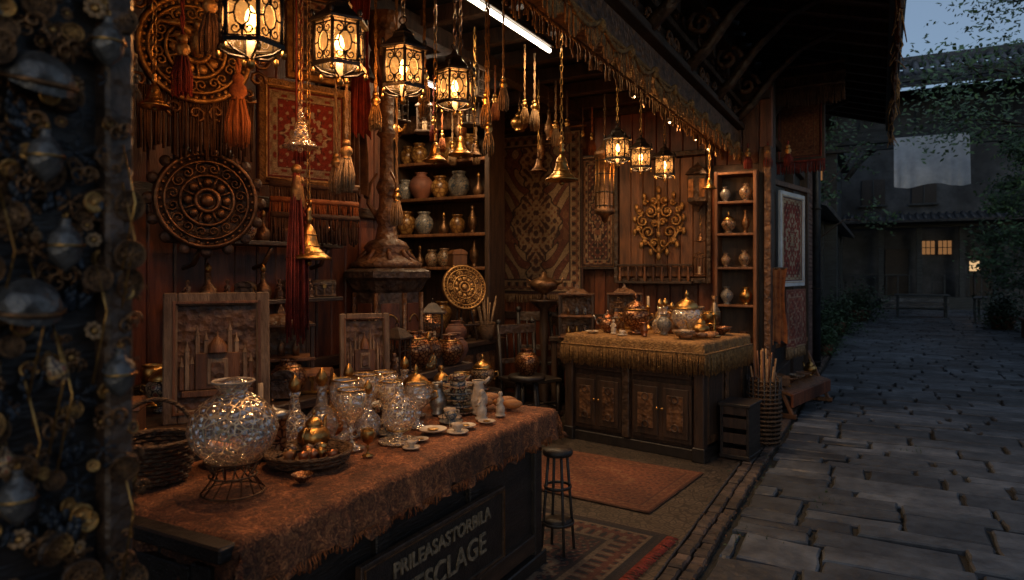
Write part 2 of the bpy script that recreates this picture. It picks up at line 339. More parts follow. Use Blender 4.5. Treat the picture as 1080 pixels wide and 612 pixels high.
# ---------------------------------------------------------------- ground & paving
b=B(); b.add([(-300,-300,-.03),(300,-300,-.03),(300,300,-.03),(-300,300,-.03)],[(0,1,2,3)],SOIL); b.done('ground')
def slabs(name,x0,x1,y0,y1,z,mat,rw=(.17,.4),cw=(.24,.85),h=.035,jit=.018,gap=.006,tilt=.018):
    b=B(); y=y0
    while y<y1:
        d=R.uniform(*rw); x=x0-R.uniform(0,.4 if cw[1]>.3 else 0)
        while x<x1:
            w=R.uniform(*cw); xe=min(x+w,x1); xs=max(x,x0)
            if xe-xs>.06:
                parts=[(xs,xe,y,y+d)]
                if cw[1]>.3 and d>.28 and R.random()<.35:
                    t=R.uniform(.4,.6); parts=[(xs,xe,y,y+d*t),(xs,xe,y+d*t,y+d)]
                for (xa,xb,ya,yb) in parts:
                    j=lambda:R.uniform(-jit,jit)
                    zt=z+R.uniform(-.008,.009)
                    q=[(xa+gap+abs(j()),ya+gap+j()),(xb-gap-abs(j()),ya+gap+j()),(xb-gap-abs(j()),yb-gap+j()),(xa+gap+abs(j()),yb-gap+j())]
                    P=[]
                    for i in range(4):
                        A=q[i];C=q[(i+1)%4]; P.append(A)
                        for t in (.33,.66): P.append((A[0]+(C[0]-A[0])*t+j()*.5,A[1]+(C[1]-A[1])*t+j()*.5))
                    cx=sum(p[0] for p in P)/12; cy=sum(p[1] for p in P)/12; tx=R.uniform(-tilt,tilt); ty=R.uniform(-tilt,tilt)
                    V=[(p[0],p[1],z-h) for p in P]+[(p[0],p[1],zt-.011+(p[0]-cx)*tx+(p[1]-cy)*ty) for p in P]
                    ins=.012
                    for p in P:
                        dx,dy=cx-p[0],cy-p[1]; l=math.hypot(dx,dy); V.append((p[0]+dx/l*ins,p[1]+dy/l*ins,zt+(p[0]-cx)*tx+(p[1]-cy)*ty))
                    V.append((cx+j(),cy+j(),zt+R.uniform(-.005,.006)))
                    F=[]
                    for i in range(12):
                        k=(i+1)%12; F+= [(i,k,12+k,12+i),(12+i,12+k,24+k,24+i),(24+i,24+k,36)]
                    b.add(V,F,mat,False)
            x+=w
        y+=d
    return b.done(name)
slabs('alley_paving',-.82,4.2,-3,36,.0,SLATE)
slabs('brick_kerb',-1.02,-.84,-1,15,.012,BRK,rw=(.1,.12),cw=(.085,.095),h=.05,jit=.004,gap=.004,tilt=.02)
b=B()
for cx,cy,n in((.42,3.9,50),(-.35,5.2,24),(.9,4.6,25),(1.6,6.5,25),(-.75,4.3,20),(-.78,7.4,24),(.3,7.,18),(.05,3.1,18),(-.5,3.4,20),(.8,3.3,20)):
    for i in range(n):
        x=cx+R.gauss(0,.015 if i%2 else .1);y=cy+R.gauss(0,.1 if i%2 else .015);h=R.uniform(.01,.03);a=R.uniform(0,pi);w=.005
        b.add([(x-w*math.cos(a),y-w*math.sin(a),-.01),(x+w*math.cos(a),y+w*math.sin(a),-.01),(x+R.uniform(-.02,.02),y+R.uniform(-.02,.02),h)],[(0,1,2)],LEAF)
for i in range(260):
    x=R.choice([-.83,-.83,-1.03])+R.gauss(0,.03);y=R.uniform(1,16);s=R.uniform(.008,.022);a=R.uniform(0,6.3)
    b.add([(x,y,.016),(x+s*math.cos(a),y+s*math.sin(a),.022),(x+s*1.5*math.cos(a+.5),y+s*1.5*math.sin(a+.5),.018),(x+s*.7*math.cos(a+1),y+s*.7*math.sin(a+1),.02)],[(0,1,2,3)],R.choice([BC,LEAF,BC]))
b.done('joint_weeds')
b=B(); b.box((-3.6,3.6,-.01),(5.15,9.2,.04),MOS); b.done('mosaic_floor')
# ---------------------------------------------------------------- shop building
shop=empty('wooden_shop_building')
b=B()
x=-6.1
while x<-1.05:
    w=R.uniform(.13,.19); w=min(w,-1.02-x); b.box((x+w/2,7.86+R.uniform(-.006,.006),1.8),(w-.005,.06,3.6),WWP,ch=.008); x+=w
for z in (.12,1.02,2.72,3.5): b.box((-3.6,7.8,z),(5.1,.05,.09),DWH)
b.done('back_wall',parent=shop)
b=B()
y=-.6
while y<4.0:
    w=R.uniform(.13,.19); w=min(w,4.02-y); b.box((-3.26+R.uniform(-.006,.006),y+w/2,1.8),(.06,w-.005,3.6),WWP,ch=.008); y+=w
for z in (.1,1.0,2.0,3.0): b.box((-3.21,1.75,z),(.05,4.5,.07),DWH)
b.box((-4.7,4.06,1.8),(2.9,.08,3.6),DW); b.box((-6.1,5.9,1.8),(.1,3.9,3.6),WWP)
b.done('side_wall',parent=shop)
b=B()
b.box((-3.7,3.6,3.66),(5.0,9.4,.06),BK)
y=-.6
while y<8: b.box((-3.7,y,3.56),(4.8,.09,.13),DW); y+=.62
for x in(-5.2,-3.2,-2.05): b.box((x,3.6,3.5),(.12,9.,.14),DW)
b.done('ceiling',parent=shop)
b=B()
b.box((-1.45,5.,3.02),(.16,12.,.2),CW); b.box((-1.42,5.,3.18),(.2,12.,.06),DWH); b.box((-1.47,5.,3.83),(.1,12.,1.28),DW)
b.box((-1.40,5.,3.42),(.12,12.,.05),CDW); b.box((-1.36,5.,3.86),(.16,12.,.07),CDW)
y=-.8
i=0
while y<10.9:
    for (cz,r) in((3.3,.085),(3.62,.13)):
        for d in(-1,1):
            P=spiral(0,0,r,1.6,d,pi/2*0+ (0 if d>0 else pi),0,16)
            b.tube([(-1.385 if cz<3.4 else -1.395,y+.2+d*r*1.0+p[0],cz+p[2]) for p in P],.014,CW,4)
        b.ball((-1.38,y+.2,cz),.035,CW,(.6,1,1.2),8,5)
    if i%2==0:
        P=[(-1.36,y,3.2),(-1.2,y,3.34),(-1.0,y,3.6),(-.72,y,3.86),(-.4,y,3.98)]
        b.tube(P,.05,CDW,6,r2=.03); b.tube([(-1.3+p[0],y,3.55+p[2]) for p in spiral(0.05,0,.13,1.5,1,0,0,14)],.025,CW,5)
    y+=.52; i+=1
b.done('carved_fascia',parent=shop)
b=B()
fringe(b,(-1.355,-.5,2.93),(-1.355,9.2,2.93),.12,520,GC,.007,True,.25,38)
fringe(b,(-1.55,-.5,2.93),(-1.55,9.2,2.93),.09,300,GC,.007,True,.25,38)
y=0.
while y<9.:
    P=[(-1.34,y+.5*t/10,2.96-.09*math.sin(pi*t/10)) for t in range(11)]; b.tube(P,.014,GC,5); b.ball((-1.34,y,2.93),.03,GC,(1,1,1.4),8,5)
    y+=.5
b.done('fascia_fringe',parent=shop)
b=B()
a=math.atan2(.45,1.6)
for i in range(12):
    t=(i+.5)/12; b.box((-1.4+1.5*t,5.6,4.42-.42*t),(.14,14.,.03),DW,RY(math.degrees(a)*.98))
y=-1.2
while y<12.6: b.box((-.65,y,4.15),(1.6,.07,.1),DW,RY(15.6)); y+=.42
b.box((.09,5.6,3.93),(.06,14.05,.16),BK)
for i in range(56): b.box((-.6,-1.2+i*.25,4.27+.004*(i%2)),(1.66,.26,.05),TILE,RY(15.6))
b.done('eave_roof',parent=shop)
b=B()
fringe(b,(.13,-1,3.86),(.13,12.6,3.86),.2,420,BC,.012,True,.4,30)
for i in range(40):
    y=R.uniform(4,12.6); b.tube([(.13,y,3.9),(.12+R.uniform(-.05,.08),y+.03,3.75),(.12+R.uniform(-.08,.1),y+R.uniform(-.1,.1),3.55)],.014,GC,4,r2=.004)
b.done('eave_fringe',parent=shop)
b=B(); b.box((-3.8,5.5,5.3),(4.6,14,1.8),PLAS); b.box((-3.8,5.5,6.25),(5.2,14.6,.12),TILE)
b.done('upper_storey',parent=shop)
b=B()
y=7.95
while y<11.9:
    w=.17; b.box((-1.18,y+w/2,1.9),(.08,w-.006,3.8),BK,ch=.008); y+=w
b.box((-1.12,9.9,3.1),(.1,4.,.1),DWH); b.box((-1.12,9.9,.2),(.1,4.,.4),DWH)
for yy in(8.0,9.9,11.9): b.box((-1.1,yy,1.9),(.14,.14,3.8),DW)
z=0
while z<3.8:
    y=11.98+(0 if int(z/.075)%2 else -.1)
    while y<14.9:
        y2=min(y+.2,14.92); y1=max(y,11.98)
        if y2-y1>.03: b.box((-1.15,(y1+y2)/2,z+.035),(.14,y2-y1-.01,.065),BRK2,ch=.004)
        y+=.21
    z+=.075
b.box((-3.8,13.9,1.9),(5.2,2.,3.8),PLAS)
b.done('alley_wall',parent=shop)
b=B(); b.tube([(-.93,12.2,0.03),(-.93,12.2,3.6),(-1.05,12.2,3.9)],.065,BL,10)
for z in(.1,1.3,2.6): b.ring((-.93,12.2,z),.07,.014,IR,'z',14)
b.box((-.93,12.2,3.62),(.2,.2,.16),BL); b.done('drainpipe')
b=B(); b.box((-1.08,7.72,1.46),(.13,.16,2.9),DW); b.box((-1.05,7.6,1.46),(.07,.05,2.9),CW); b.box((-1.08,7.72,.1),(.2,.24,.2),DW); b.done('carved_post')
# ---------------------------------------------------------------- lanterns
def lantern_mesh():
    b=B(); n=6; r=.1; h=.17
    def hexp(r,z): return [(r*math.cos(2*pi*i/n),r*math.sin(2*pi*i/n),z) for i in range(n)]
    b.lathe([(.1,-.08),(.112,-.09),(.112,-.075),(.1,-.068)],IR,(0,0,0),6,False)
    b.ball((0,0,-.135),.016,BR,(1,1,1.3),8,5)
    for p in hexp(.105,-.085): b.tube([p,(p[0]*.7,p[1]*.7,-.105),(0,0,-.12)],.0045,IR,4)
    b.lathe([(.1,.085),(.122,.09),(.122,.1),(.1,.112),(.085,.13),(.06,.15),(.05,.17),(.055,.175),(.04,.185),(.02,.2),(.012,.22),(0,.225)],IR,(0,0,0),6,False)
    for i in range(n):
        A=Vector(hexp(.1,0)[i]);C=Vector(hexp(.1,0)[(i+1)%n]);
        b.tube([A+Vector((0,0,-.08)),A+Vector((0,0,.092))],.008,IR,5)
        b.ball((A.x*1.1,A.y*1.1,.12),.011,IR,(1,1,1.6),6,4); b.ball((A.x*1.08,A.y*1.08,-.105),.01,BR,(1,1,1.6),6,4)
        e=(C-A)
        def P(u,z): return tuple(A+e*u+Vector((0,0,z)))
        inn=[A*.985,C*.985]
        b.add([tuple(inn[0]+Vector((0,0,-.075))),tuple(inn[1]+Vector((0,0,-.075))),tuple(inn[1]+Vector((0,0,.088))),tuple(inn[0]+Vector((0,0,.088)))],[(0,1,2,3)],PANE)
        for (cz,rr) in((-.045,.2),(.055,.2)):
            for d in(-1,1):
                sp=spiral(.5+d*.22,0,rr,1.25,d,pi/2,0,10,.25)
                b.tube([P(q[0],cz+q[2]*.11) for q in sp],.0036,IR,4)
        b.tube([P(.5+.26*math.cos(2*pi*k/10),.005+.042*math.sin(2*pi*k/10)) for k in range(10)],.0038,IR,4,True)
        b.tube([P(.08,.0),P(.24,.005)],.0038,IR,4); b.tube([P(.76,.005),P(.92,.0)],.0038,IR,4)
        b.tube([P(.5,.047),P(.5,.088)],.0038,IR,4); b.tube([P(.5,-.037),P(.5,-.08)],.0038,IR,4)
        for z in(.078,-.068): b.tube([P(.02,z),P(.98,z)],.0045,IR,4)
    b.ring((0,0,.24),.018,.004,IR,'y',12)
    b.lathe([(.014,-.12),(.014,-.02),(.0,-.018)],CANDLE,(0,0,0),10)
    b.lathe([(.0,-.02),(.014,-.008),(.02,.012),(.015,.035),(.004,.055),(0,.058)],BULB,(0,0,0),10)
    return b.mesh('lantern')
LM=lantern_mesh()
def lantern(x,y,z,s=1,top=3.43,P=10,rz=0):
    e=empty('hanging_lantern',(x,y,z))
    inst(LM,'lantern_body',(0,0,0),rz,s,parent=e)
    b=B(); chain(b,(0,0,top-z),top-z-.25*s,BR,1.2); b.done('chain',parent=e)
    l=bpy.data.lights.new('lantern_light','POINT'); l.energy=P; l.color=(1,.52,.22); l.shadow_soft_size=.06
    o=bpy.data.objects.new('lantern_light',l); sc.collection.objects.link(o); o.location=(0,0,.02); o.parent=e
for (x,y,z,s,p) in((-1.885,1.62,2.44,1.02,27),(-1.93,2.10,2.50,1.0,27),(-1.97,2.57,2.53,1.0,27),(-2.08,3.18,2.60,1.,30)): lantern(x,y,z,s,P=p,rz=R.uniform(0,60))
for (x,y,z) in((-2.05,5.75,2.66),(-1.98,6.2,2.64),(-1.9,6.72,2.63)): lantern(x,y,z,1.0,P=27,rz=R.uniform(0,60))
def tube_light(x,y,L,P):
    b=B(); b.box((0,0,.045),(.07,L,.04),IR); b.tube([(0,-L/2+.02,0),(0,L/2-.02,0)],.018,TUBE,8); o=b.done('tube_light',(x,y,3.42))
    l=bpy.data.lights.new('tube_lamp','AREA'); l.shape='RECTANGLE'; l.size=.06;l.size_y=L; l.energy=P; l.color=(1,.66,.36)
    q=bpy.data.objects.new('tube_lamp',l); sc.collection.objects.link(q); q.location=(0,0,-.03); q.parent=o
tube_light(-2.42,4.5,1.3,24); tube_light(-3.9,5.4,1.3,42)
for y in(4.9,5.9,6.8,7.4):
    b=B(); b.lathe([(.0,.05),(.03,.045),(.035,0),(.025,-.01)],IR,(0,0,0),10); b.lathe([(0,-.02),(.012,-.016),(.015,-.005),(.0,.01)],SPOT,(0,0,0),10); o=b.done('spot_fixture',(-1.62,y,2.9))
    l=bpy.data.lights.new('spot_light','SPOT'); l.energy=24; l.color=(1,.57,.27); l.spot_size=math.radians(120); l.spot_blend=.8; l.shadow_soft_size=.03
    q=bpy.data.objects.new('spot_light',l); sc.collection.objects.link(q); q.location=(0,0,-.05); q.parent=o; q.rotation_euler=(math.radians(10),math.radians(-28),0)
# ---------------------------------------------------------------- vessel library
LIB={}
def lib(name,fn):
    b=B(); fn(b); LIB[name]=b.mesh(name)
def teapot(m,m2):
    def f(b):
        b.lathe([(0,0),(.05,0),(.055,.008),(.045,.016),(.075,.04),(.095,.08),(.09,.115),(.06,.145),(.045,.155),(.05,.165)],m,seg=20)
        b.lathe([(.052,.165),(.045,.18),(.025,.2),(.01,.205),(.006,.22),(.012,.228),(.008,.24),(0,.25)],m2,seg=16)
        b.tube([(.08,0,.06),(.125,0,.08),(.145,0,.12),(.155,0,.16),(.18,0,.18)],.018,m,8,r2=.008)
        b.tube([(-.06,0,.145),(-.11,0,.16),(-.145,0,.13),(-.14,0,.085),(-.09,0,.06)],.007,m2,6)
    return f
lib('brass_teapot',teapot(BR,BR)); lib('copper_teapot',teapot(POT4,CU)); lib('painted_teapot',teapot(POT1,BR)); lib('silver_teapot',teapot(SV,SV))
def vase(m,k=0,m2=None):
    P=[[(0,0),(.04,0),(.045,.01),(.035,.02),(.06,.05),(.085,.1),(.085,.14),(.06,.18),(.035,.2),(.032,.22),(.045,.235),(.048,.24),(.04,.238),(.028,.215)],
       [(0,0),(.05,0),(.06,.02),(.09,.07),(.095,.12),(.08,.16),(.055,.185),(.05,.2),(.062,.212),(.062,.225),(.05,.22)],
       [(0,0),(.035,0),(.04,.015),(.025,.03),(.03,.05),(.06,.12),(.055,.2),(.025,.26),(.018,.31),(.03,.35),(.024,.345)],
       [(0,0),(.06,0),(.065,.01),(.1,.06),(.12,.11),(.11,.16),(.075,.2),(.05,.215),(.05,.235),(.062,.245),(.05,.24)]][k]
    return lambda b:(b.lathe(P,m,seg=22),b.ring((0,0,P[-5][1]),P[-5][0]+.002,.004,m2 or m,'z',20))
lib('amber_jar',vase(POT3,1,BR)); lib('cream_jar',vase(POT1,1,BR)); lib('painted_vase',vase(POT2,0,BR)); lib('cream_vase',vase(POT1,0)); lib('bronze_vase',vase(BZ,2,BR)); lib('copper_pot',vase(POT4,3,BR)); lib('terracotta_jar',vase(TERRA,3)); lib('brass_vase',vase(BR,0)); lib('glass_bottle_vase',vase(GLG,2,BR)); lib('blue_jar',vase(POT2,1,SV))
def lidded(m,m2):
    def f(b):
        b.lathe([(0,0),(.06,0),(.065,.012),(.04,.025),(.04,.04),(.085,.08),(.11,.13),(.105,.17),(.08,.195)],m,seg=22)
        b.lathe([(.085,.195),(.088,.205),(.07,.235),(.035,.26),(.014,.268),(.01,.285),(.018,.297),(.012,.31),(0,.33)],m2,seg=20)
        b.ring((0,0,.2),.088,.006,BR,'z',22)
        for d in(-1,1): b.tube([(d*.1,0,.15),(d*.14,0,.165),(d*.15,0,.13),(d*.105,0,.105)],.007,BR,6)
    return f
lib('lidded_pot',lidded(POT4,POT4)); lib('lidded_glass_jar',lidded(GLG,BR)); lib('lidded_tureen',lidded(POT1,BR))
def goblet(m,s=1):
    return lambda b:(b.lathe([(0,0),(.045,0),(.048,.006),(.02,.014),(.008,.03),(.007,.06),(.016,.07),(.008,.08),(.012,.095),(.04,.115),(.055,.15),(.056,.19),(.048,.215),(.045,.21),(.05,.18),(.045,.14),(.01,.105)],m,seg=22),b.ring((0,0,.214),.048,.003,BR,'z',22))
lib('crystal_goblet',goblet(GLG)); lib('glass_goblet',goblet(GL)); lib('brass_goblet',goblet(BR)); 
def decanter(m):
    return lambda b:(b.lathe([(0,0),(.05,0),(.055,.01),(.07,.05),(.06,.1),(.025,.14),(.018,.2),(.026,.215),(.022,.22)],m,seg=20),b.lathe([(.012,.2),(.014,.225),(.026,.24),(.022,.265),(.006,.29),(0,.295)],BR,seg=12))
lib('glass_decanter',decanter(GL)); lib('gilded_decanter',decanter(GLG)); lib('amber_bottle',decanter(GLA)); lib('brass_decanter',decanter(BZ))
def tankard(m): return lambda b:(b.lathe([(0,0),(.05,0),(.055,.01),(.048,.03),(.045,.12),(.052,.14),(.055,.15),(.048,.148)],m,seg=20),b.lathe([(.055,.15),(.06,.158),(.03,.17),(.008,.175),(0,.19)],SV,seg=18),b.tube([(.048,0,.12),(.085,0,.115),(.09,0,.07),(.05,0,.03)],.007,BR,6))
lib('engraved_tankard',tankard(POT4))
def candlestick(b): b.lathe([(0,0),(.055,0),(.058,.01),(.03,.02),(.012,.04),(.018,.06),(.009,.09),(.02,.12),(.009,.15),(.014,.19),(.03,.2),(.018,.205),(.016,.22)],BR,seg=16); b.lathe([(.012,.215),(.012,.3),(0,.302)],CANDLE,seg=10)
lib('brass_candlestick',candlestick)
def bowl(m): return lambda b:b.lathe([(0,0),(.04,0),(.042,.01),(.06,.02),(.095,.05),(.11,.08),(.105,.08),(.085,.05),(.05,.025),(0,.02)],m,seg=24)
lib('copper_bowl',bowl(POT4)); lib('painted_bowl',bowl(POT1)); lib('wooden_bowl',bowl(WW))
def cup(m): return lambda b:(b.lathe([(0,0),(.07,.004),(.075,.012),(.05,.008),(.025,.01),(.022,.015),(.035,.035),(.04,.06),(.037,.06),(.03,.035),(0,.02)],m,seg=20),b.tube([(.036,0,.05),(.058,0,.05),(.055,0,.025),(.03,0,.025)],.004,m,5))
lib('painted_teacup',cup(POT2)); lib('white_teacup',cup(ST))
def saucer(b): b.lathe([(0,.004),(.04,.004),(.07,.016),(.072,.02),(.068,.02),(.04,.01),(0,.008)],ST,seg=24); b.lathe([(.02,.012),(.03,.018),(.026,.02),(0,.016)],BR,seg=12)
lib('saucer',saucer)
def pitcher(m): return lambda b:(b.lathe([(0,0),(.035,0),(.04,.01),(.03,.02),(.05,.06),(.05,.09),(.03,.13),(.025,.16),(.035,.18),(.03,.178)],m,seg=18),b.tube([(.03,0,.165),(.055,0,.19),(.06,0,.2)],.012,m,6,r2=.005),b.tube([(-.025,0,.165),(-.065,0,.17),(-.07,0,.12),(-.045,0,.08)],.006,m,6))
lib('white_pitcher',pitcher(ST)); lib('copper_pitcher',pitcher(CU)); lib('silver_pitcher',pitcher(SV))
def figurine(m):
    def f(b):
        b.lathe([(0,0),(.035,0),(.035,.012),(.025,.018),(.032,.03),(.03,.06),(.018,.085),(.024,.105),(.02,.12),(.008,.13),(.014,.14),(.016,.152),(.01,.165),(0,.168)],m,seg=12)
        for d in(-1,1): b.tube([(d*.02,0,.112),(d*.034,-.01,.09),(d*.018,-.024,.078)],.006,m,5)
    return f
lib('carved_figurine',figurine(ST)); lib('wooden_figurine',figurine(CW)); lib('bronze_figurine',figurine(BZ))
def stackcups(b):
    for i in range(5): b.M=Matrix.Translation((0,0,i*.03))@Matrix.Rotation(i,4,'Z'); cup(POT2 if i%2 else POT1)(b)
    b.M=Matrix.Identity(4)
lib('teacup_stack',stackcups)
def box_chest(m,m2):
    def f(b):
        b.box((0,0,.055),(.2,.13,.1),m)
        V=[];F=[];n=8
        for i in range(n+1):
            a=pi*i/n
            for x in(-.103,.103): V.append((x,-.068*math.cos(a),.107+.045*math.sin(a)))
        for i in range(n): F.append((2*i,2*i+1,2*i+3,2*i+2))
        F.append(tuple(2*i for i in range(n+1))); F.append(tuple(2*i+1 for i in range(n+1))[::-1]); b.add(V,F,m)
        for x in(-.07,0,.07): b.box((x,-.067,.055),(.016,.006,.1),m2)
        b.box((0,-.072,.095),(.03,.012,.03),BR); b.box((0,-.067,.012),(.205,.008,.016),m2)
        for x in(-.095,.095):
            for y in(-.055,.055): b.ball((x,y,.003),.012,m2)
    return f
lib('jewellery_chest',box_chest(WW,BR)); lib('carved_chest',box_chest(CDW,BZ))
def basketf(b):
    for i in range(9):
        r=.1+.03*math.sin(i/9*1.4); n=28; P=[((r+.005*math.cos(k*pi+i*pi))*math.cos(2*pi*k/n),(r+.005*math.cos(k*pi+i*pi))*math.sin(2*pi*k/n),.008+i*.014) for k in range(n)]
        b.tube(P,.0075,WK,4,True)
    b.lathe([(0,.01),(.1,.012)],WK,seg=20); b.ring((0,0,.135),.128,.011,WK,'z',24)
    b.tube([(.125*math.cos(a),0,.13+.14*math.sin(a)) for a in [pi*k/12 for k in range(13)]],.008,WK,5)
lib('wicker_basket',basketf)
def cagef(b):
    for r,z in((.075,0),(.075,.2),(.05,.25)): b.ring((0,0,z+.01),r,.005,BZ,'z',18)
    for i in range(12):
        a=2*pi*i/12; b.tube([(.075*math.cos(a),.075*math.sin(a),.01),(.075*math.cos(a),.075*math.sin(a),.2),(.05*math.cos(a),.05*math.sin(a),.25),(.0,.0,.28)],.0028,BZ,4)
    b.lathe([(0,0),(.08,0),(.08,.012),(0,.014)],BZ,seg=16); b.ring((0,0,.295),.015,.003,BZ,'y',10); b.lathe([(.015,.01),(.015,.1),(0,.1)],CANDLE,seg=8)
lib('cage_lantern',cagef)
def boxlant(b):
    for x in(-.07,.07):
        for y in(-.07,.07): b.box((x,y,.13),(.014,.014,.26),DW)
    b.box((0,0,.01),(.18,.18,.02),DW); b.box((0,0,.265),(.18,.18,.016),DW); b.lathe([(.12,.273),(.05,.33),(.02,.34),(0,.35)],DW,seg=4,sm=False,ph=pi/4)
    for s in(-1,1):
        for z in(.09,.17): b.box((0,s*.07,z),(.126,.006,.008),DW); b.box((s*.07,0,z),(.006,.126,.008),DW)
        b.box((0,s*.07,.13),(.008,.008,.24),DW); b.box((s*.07,0,.13),(.008,.008,.24),DW)
    b.lathe([(.025,.02),(.025,.12),(0,.12)],CANDLE,seg=12); b.ring((0,0,.36),.015,.004,IR,'y',10)
lib('wooden_lantern',boxlant)
def put(n,x,y,z,s=1.,rz=None): return inst(LIB[n],n,(x,y,z),R.uniform(0,360) if rz is None else rz,s)
# ---------------------------------------------------------------- draped cloth
def draped(name,x0,x1,y0,y1,z,drop,mat,loc=(0,0,0),rz=0,step=.02,fold=.02,sides=('x1','y0','y1'),wavy=.03,parent=None,seed=0):
    ax0=x0-(drop if 'x0' in sides else 0); ax1=x1+(drop if 'x1' in sides else 0); ay0=y0-(drop if 'y0' in sides else 0); ay1=y1+(drop if 'y1' in sides else 0)
    nx=int((ax1-ax0)/step); ny=int((ay1-ay0)/step); V=[];F=[]
    for j in range(ny+1):
        for i in range(nx+1):
            X=ax0+(ax1-ax0)*i/nx; Y=ay0+(ay1-ay0)*j/ny; ex=max(X-x1,x0-X,0); ey=max(Y-y1,y0-Y,0)
            sx=1 if X>x1 else -1; sy=1 if Y>y1 else -1
            Z=z+.002*math.sin(X*23+seed)*math.sin(Y*17)+.0015*math.sin(Y*41+X*13)
            px=min(max(X,x0),x1);py=min(max(Y,y0),y1)
            e=max(ex,ey)
            if e>0:
                k=1+wavy/drop*(math.sin((X+Y)*19+seed)*.5+.5*math.sin((Y-X)*43+seed*2)+.15*math.sin((Y-X)*90)); Z=z-e*k
                out=.012*min(1,e/.02)+fold*(e/drop)*(1+math.sin((Y if ex>ey else X)*31+seed)+.6*math.sin((Y if ex>ey else X)*67+seed))
                if ex>0: px+=sx*(out if ex>=ey else out*ex/max(ey,1e-6)+.3*ex)
                if ey>0: py+=sy*(out if ey>=ex else out*ey/max(ex,1e-6)+.3*ey)
            V.append((px,py,Z))
    for j in range(ny):
        for i in range(nx): a=j*(nx+1)+i; F.append((a,a+1,a+nx+2,a+nx+1))
    b=B(); b.add(V,F,mat,True); return b.done(name,loc,rz,parent=parent)
def lace():
    m,nt,out=newmat('lace_cloth'); L=nt.links.new
    bs=N(nt,'ShaderNodeBsdfPrincipled'); L(bs.outputs[0],out.inputs[0]); bs.inputs['Roughness'].default_value=.85
    tc=N(nt,'ShaderNodeTexCoord')
    n0=N(nt,'ShaderNodeTexNoise'); n0.inputs['Scale'].default_value=22; n0.inputs['Detail'].default_value=3; L(tc.outputs['Object'],n0.inputs['Vector'])
    mv=N(nt,'ShaderNodeMix',data_type='RGBA',blend_type='LINEAR_LIGHT'); mv.inputs[0].default_value=.05; L(tc.outputs['Object'],mv.inputs[6]); L(n0.outputs['Color'],mv.inputs[7])
    v1=N(nt,'ShaderNodeTexVoronoi'); v1.inputs['Scale'].default_value=85; L(mv.outputs[2],v1.inputs['Vector'])
    v2=N(nt,'ShaderNodeTexVoronoi',feature='DISTANCE_TO_EDGE'); v2.inputs['Scale'].default_value=13; L(mv.outputs[2],v2.inputs['Vector'])
    v3=N(nt,'ShaderNodeTexVoronoi'); v3.inputs['Scale'].default_value=13; L(mv.outputs[2],v3.inputs['Vector'])
    cr=N(nt,'ShaderNodeValToRGB'); cr.color_ramp.elements[0].color=(.42,.165,.06,1); cr.color_ramp.elements[0].position=.1; cr.color_ramp.elements[1].color=(.16,.05,.02,1); cr.color_ramp.elements[1].position=.7
    L(v1.outputs['Distance'],cr.inputs[0])
    lt=N(nt,'ShaderNodeMapRange'); lt.inputs['From Min'].default_value=.02; lt.inputs['From Max'].default_value=.1; lt.inputs['To Min'].default_value=1.25; lt.inputs['To Max'].default_value=.75; L(v2.outputs[0],lt.inputs['Value'])
    si=N(nt,'ShaderNodeMath',operation='MULTIPLY'); si.inputs[1].default_value=38; L(v3.outputs['Distance'],si.inputs[0]); sn=N(nt,'ShaderNodeMath',operation='SINE'); L(si.outputs[0],sn.inputs[0]); sm=N(nt,'ShaderNodeMapRange'); sm.inputs['From Min'].default_value=-1; sm.inputs['To Min'].default_value=.7; sm.inputs['To Max'].default_value=1.2; L(sn.outputs[0],sm.inputs['Value'])
    no=N(nt,'ShaderNodeTexNoise'); no.inputs['Scale'].default_value=5; no.inputs['Detail'].default_value=6; L(tc.outputs['Object'],no.inputs['Vector'])
    ml=N(nt,'ShaderNodeMath',operation='MULTIPLY'); L(lt.outputs[0],ml.inputs[0]); mr=N(nt,'ShaderNodeMapRange'); mr.inputs['From Min'].default_value=.3; mr.inputs['From Max'].default_value=.7; mr.inputs['To Min'].default_value=.4; mr.inputs['To Max'].default_value=1.3; L(no.outputs[0],mr.inputs['Value']); L(mr.outputs[0],ml.inputs[1])
    m4=N(nt,'ShaderNodeMath',operation='MULTIPLY'); L(ml.outputs[0],m4.inputs[0]); L(sm.outputs[0],m4.inputs[1])
    vm=N(nt,'ShaderNodeVectorMath',operation='SCALE'); L(cr.outputs[0],vm.inputs[0]); L(m4.outputs[0],vm.inputs['Scale']); L(vm.outputs[0],bs.inputs['Base Color'])
    bu=N(nt,'ShaderNodeBump'); bu.inputs['Strength'].default_value=.8; bu.inputs['Distance'].default_value=.005; bu.invert=True; L(v1.outputs['Distance'],bu.inputs['Height']); L(bu.outputs[0],bs.inputs['Normal'])
    return m
LACE=lace()
# ---------------------------------------------------------------- display table
tab=empty('display_table')
b=B()
b.box((-1.97,2.3,.43),(.68,2.02,.74),BK); b.box((-1.965,2.3,.825),(.8,2.12,.045),BK); b.box((-1.96,2.3,.05),(.74,2.08,.09),BK)
for y in(1.33,1.98,2.62,3.27): b.box((-1.625,y,.42),(.04,.08,.72),BK)
for y in(1.655,2.3,2.945): b.box((-1.62,y,.16),(.03,.56,.09),DWH); b.box((-1.62,y,.72),(.03,.56,.09),DWH)
for x in(-2.25,-1.68): b.box((x,1.28,.42),(.08,.03,.7),BK); b.box((x,3.32,.42),(.08,.03,.7),BK)
b.box((-1.97,1.275,.72),(.5,.03,.08),BK)
b.done('table_body',parent=tab)
draped('lace_tablecloth',-2.36,-1.56,1.3,3.36,.853,.15,LACE,sides=('x1','y1','y0'),wavy=.028,fold=.016,step=.016,parent=tab)
b=B(); fringe(b,(-1.53,1.32,.725),(-1.53,3.36,.725),.03,260,OC,.0025,False,.4,12); b.done('cloth_fringe',parent=tab)
b=B(); b.box((0,0,0),(1.0,.025,.32),BK); frame(b,1.02,.34,.022,.03,DWH,BZ,-.006)
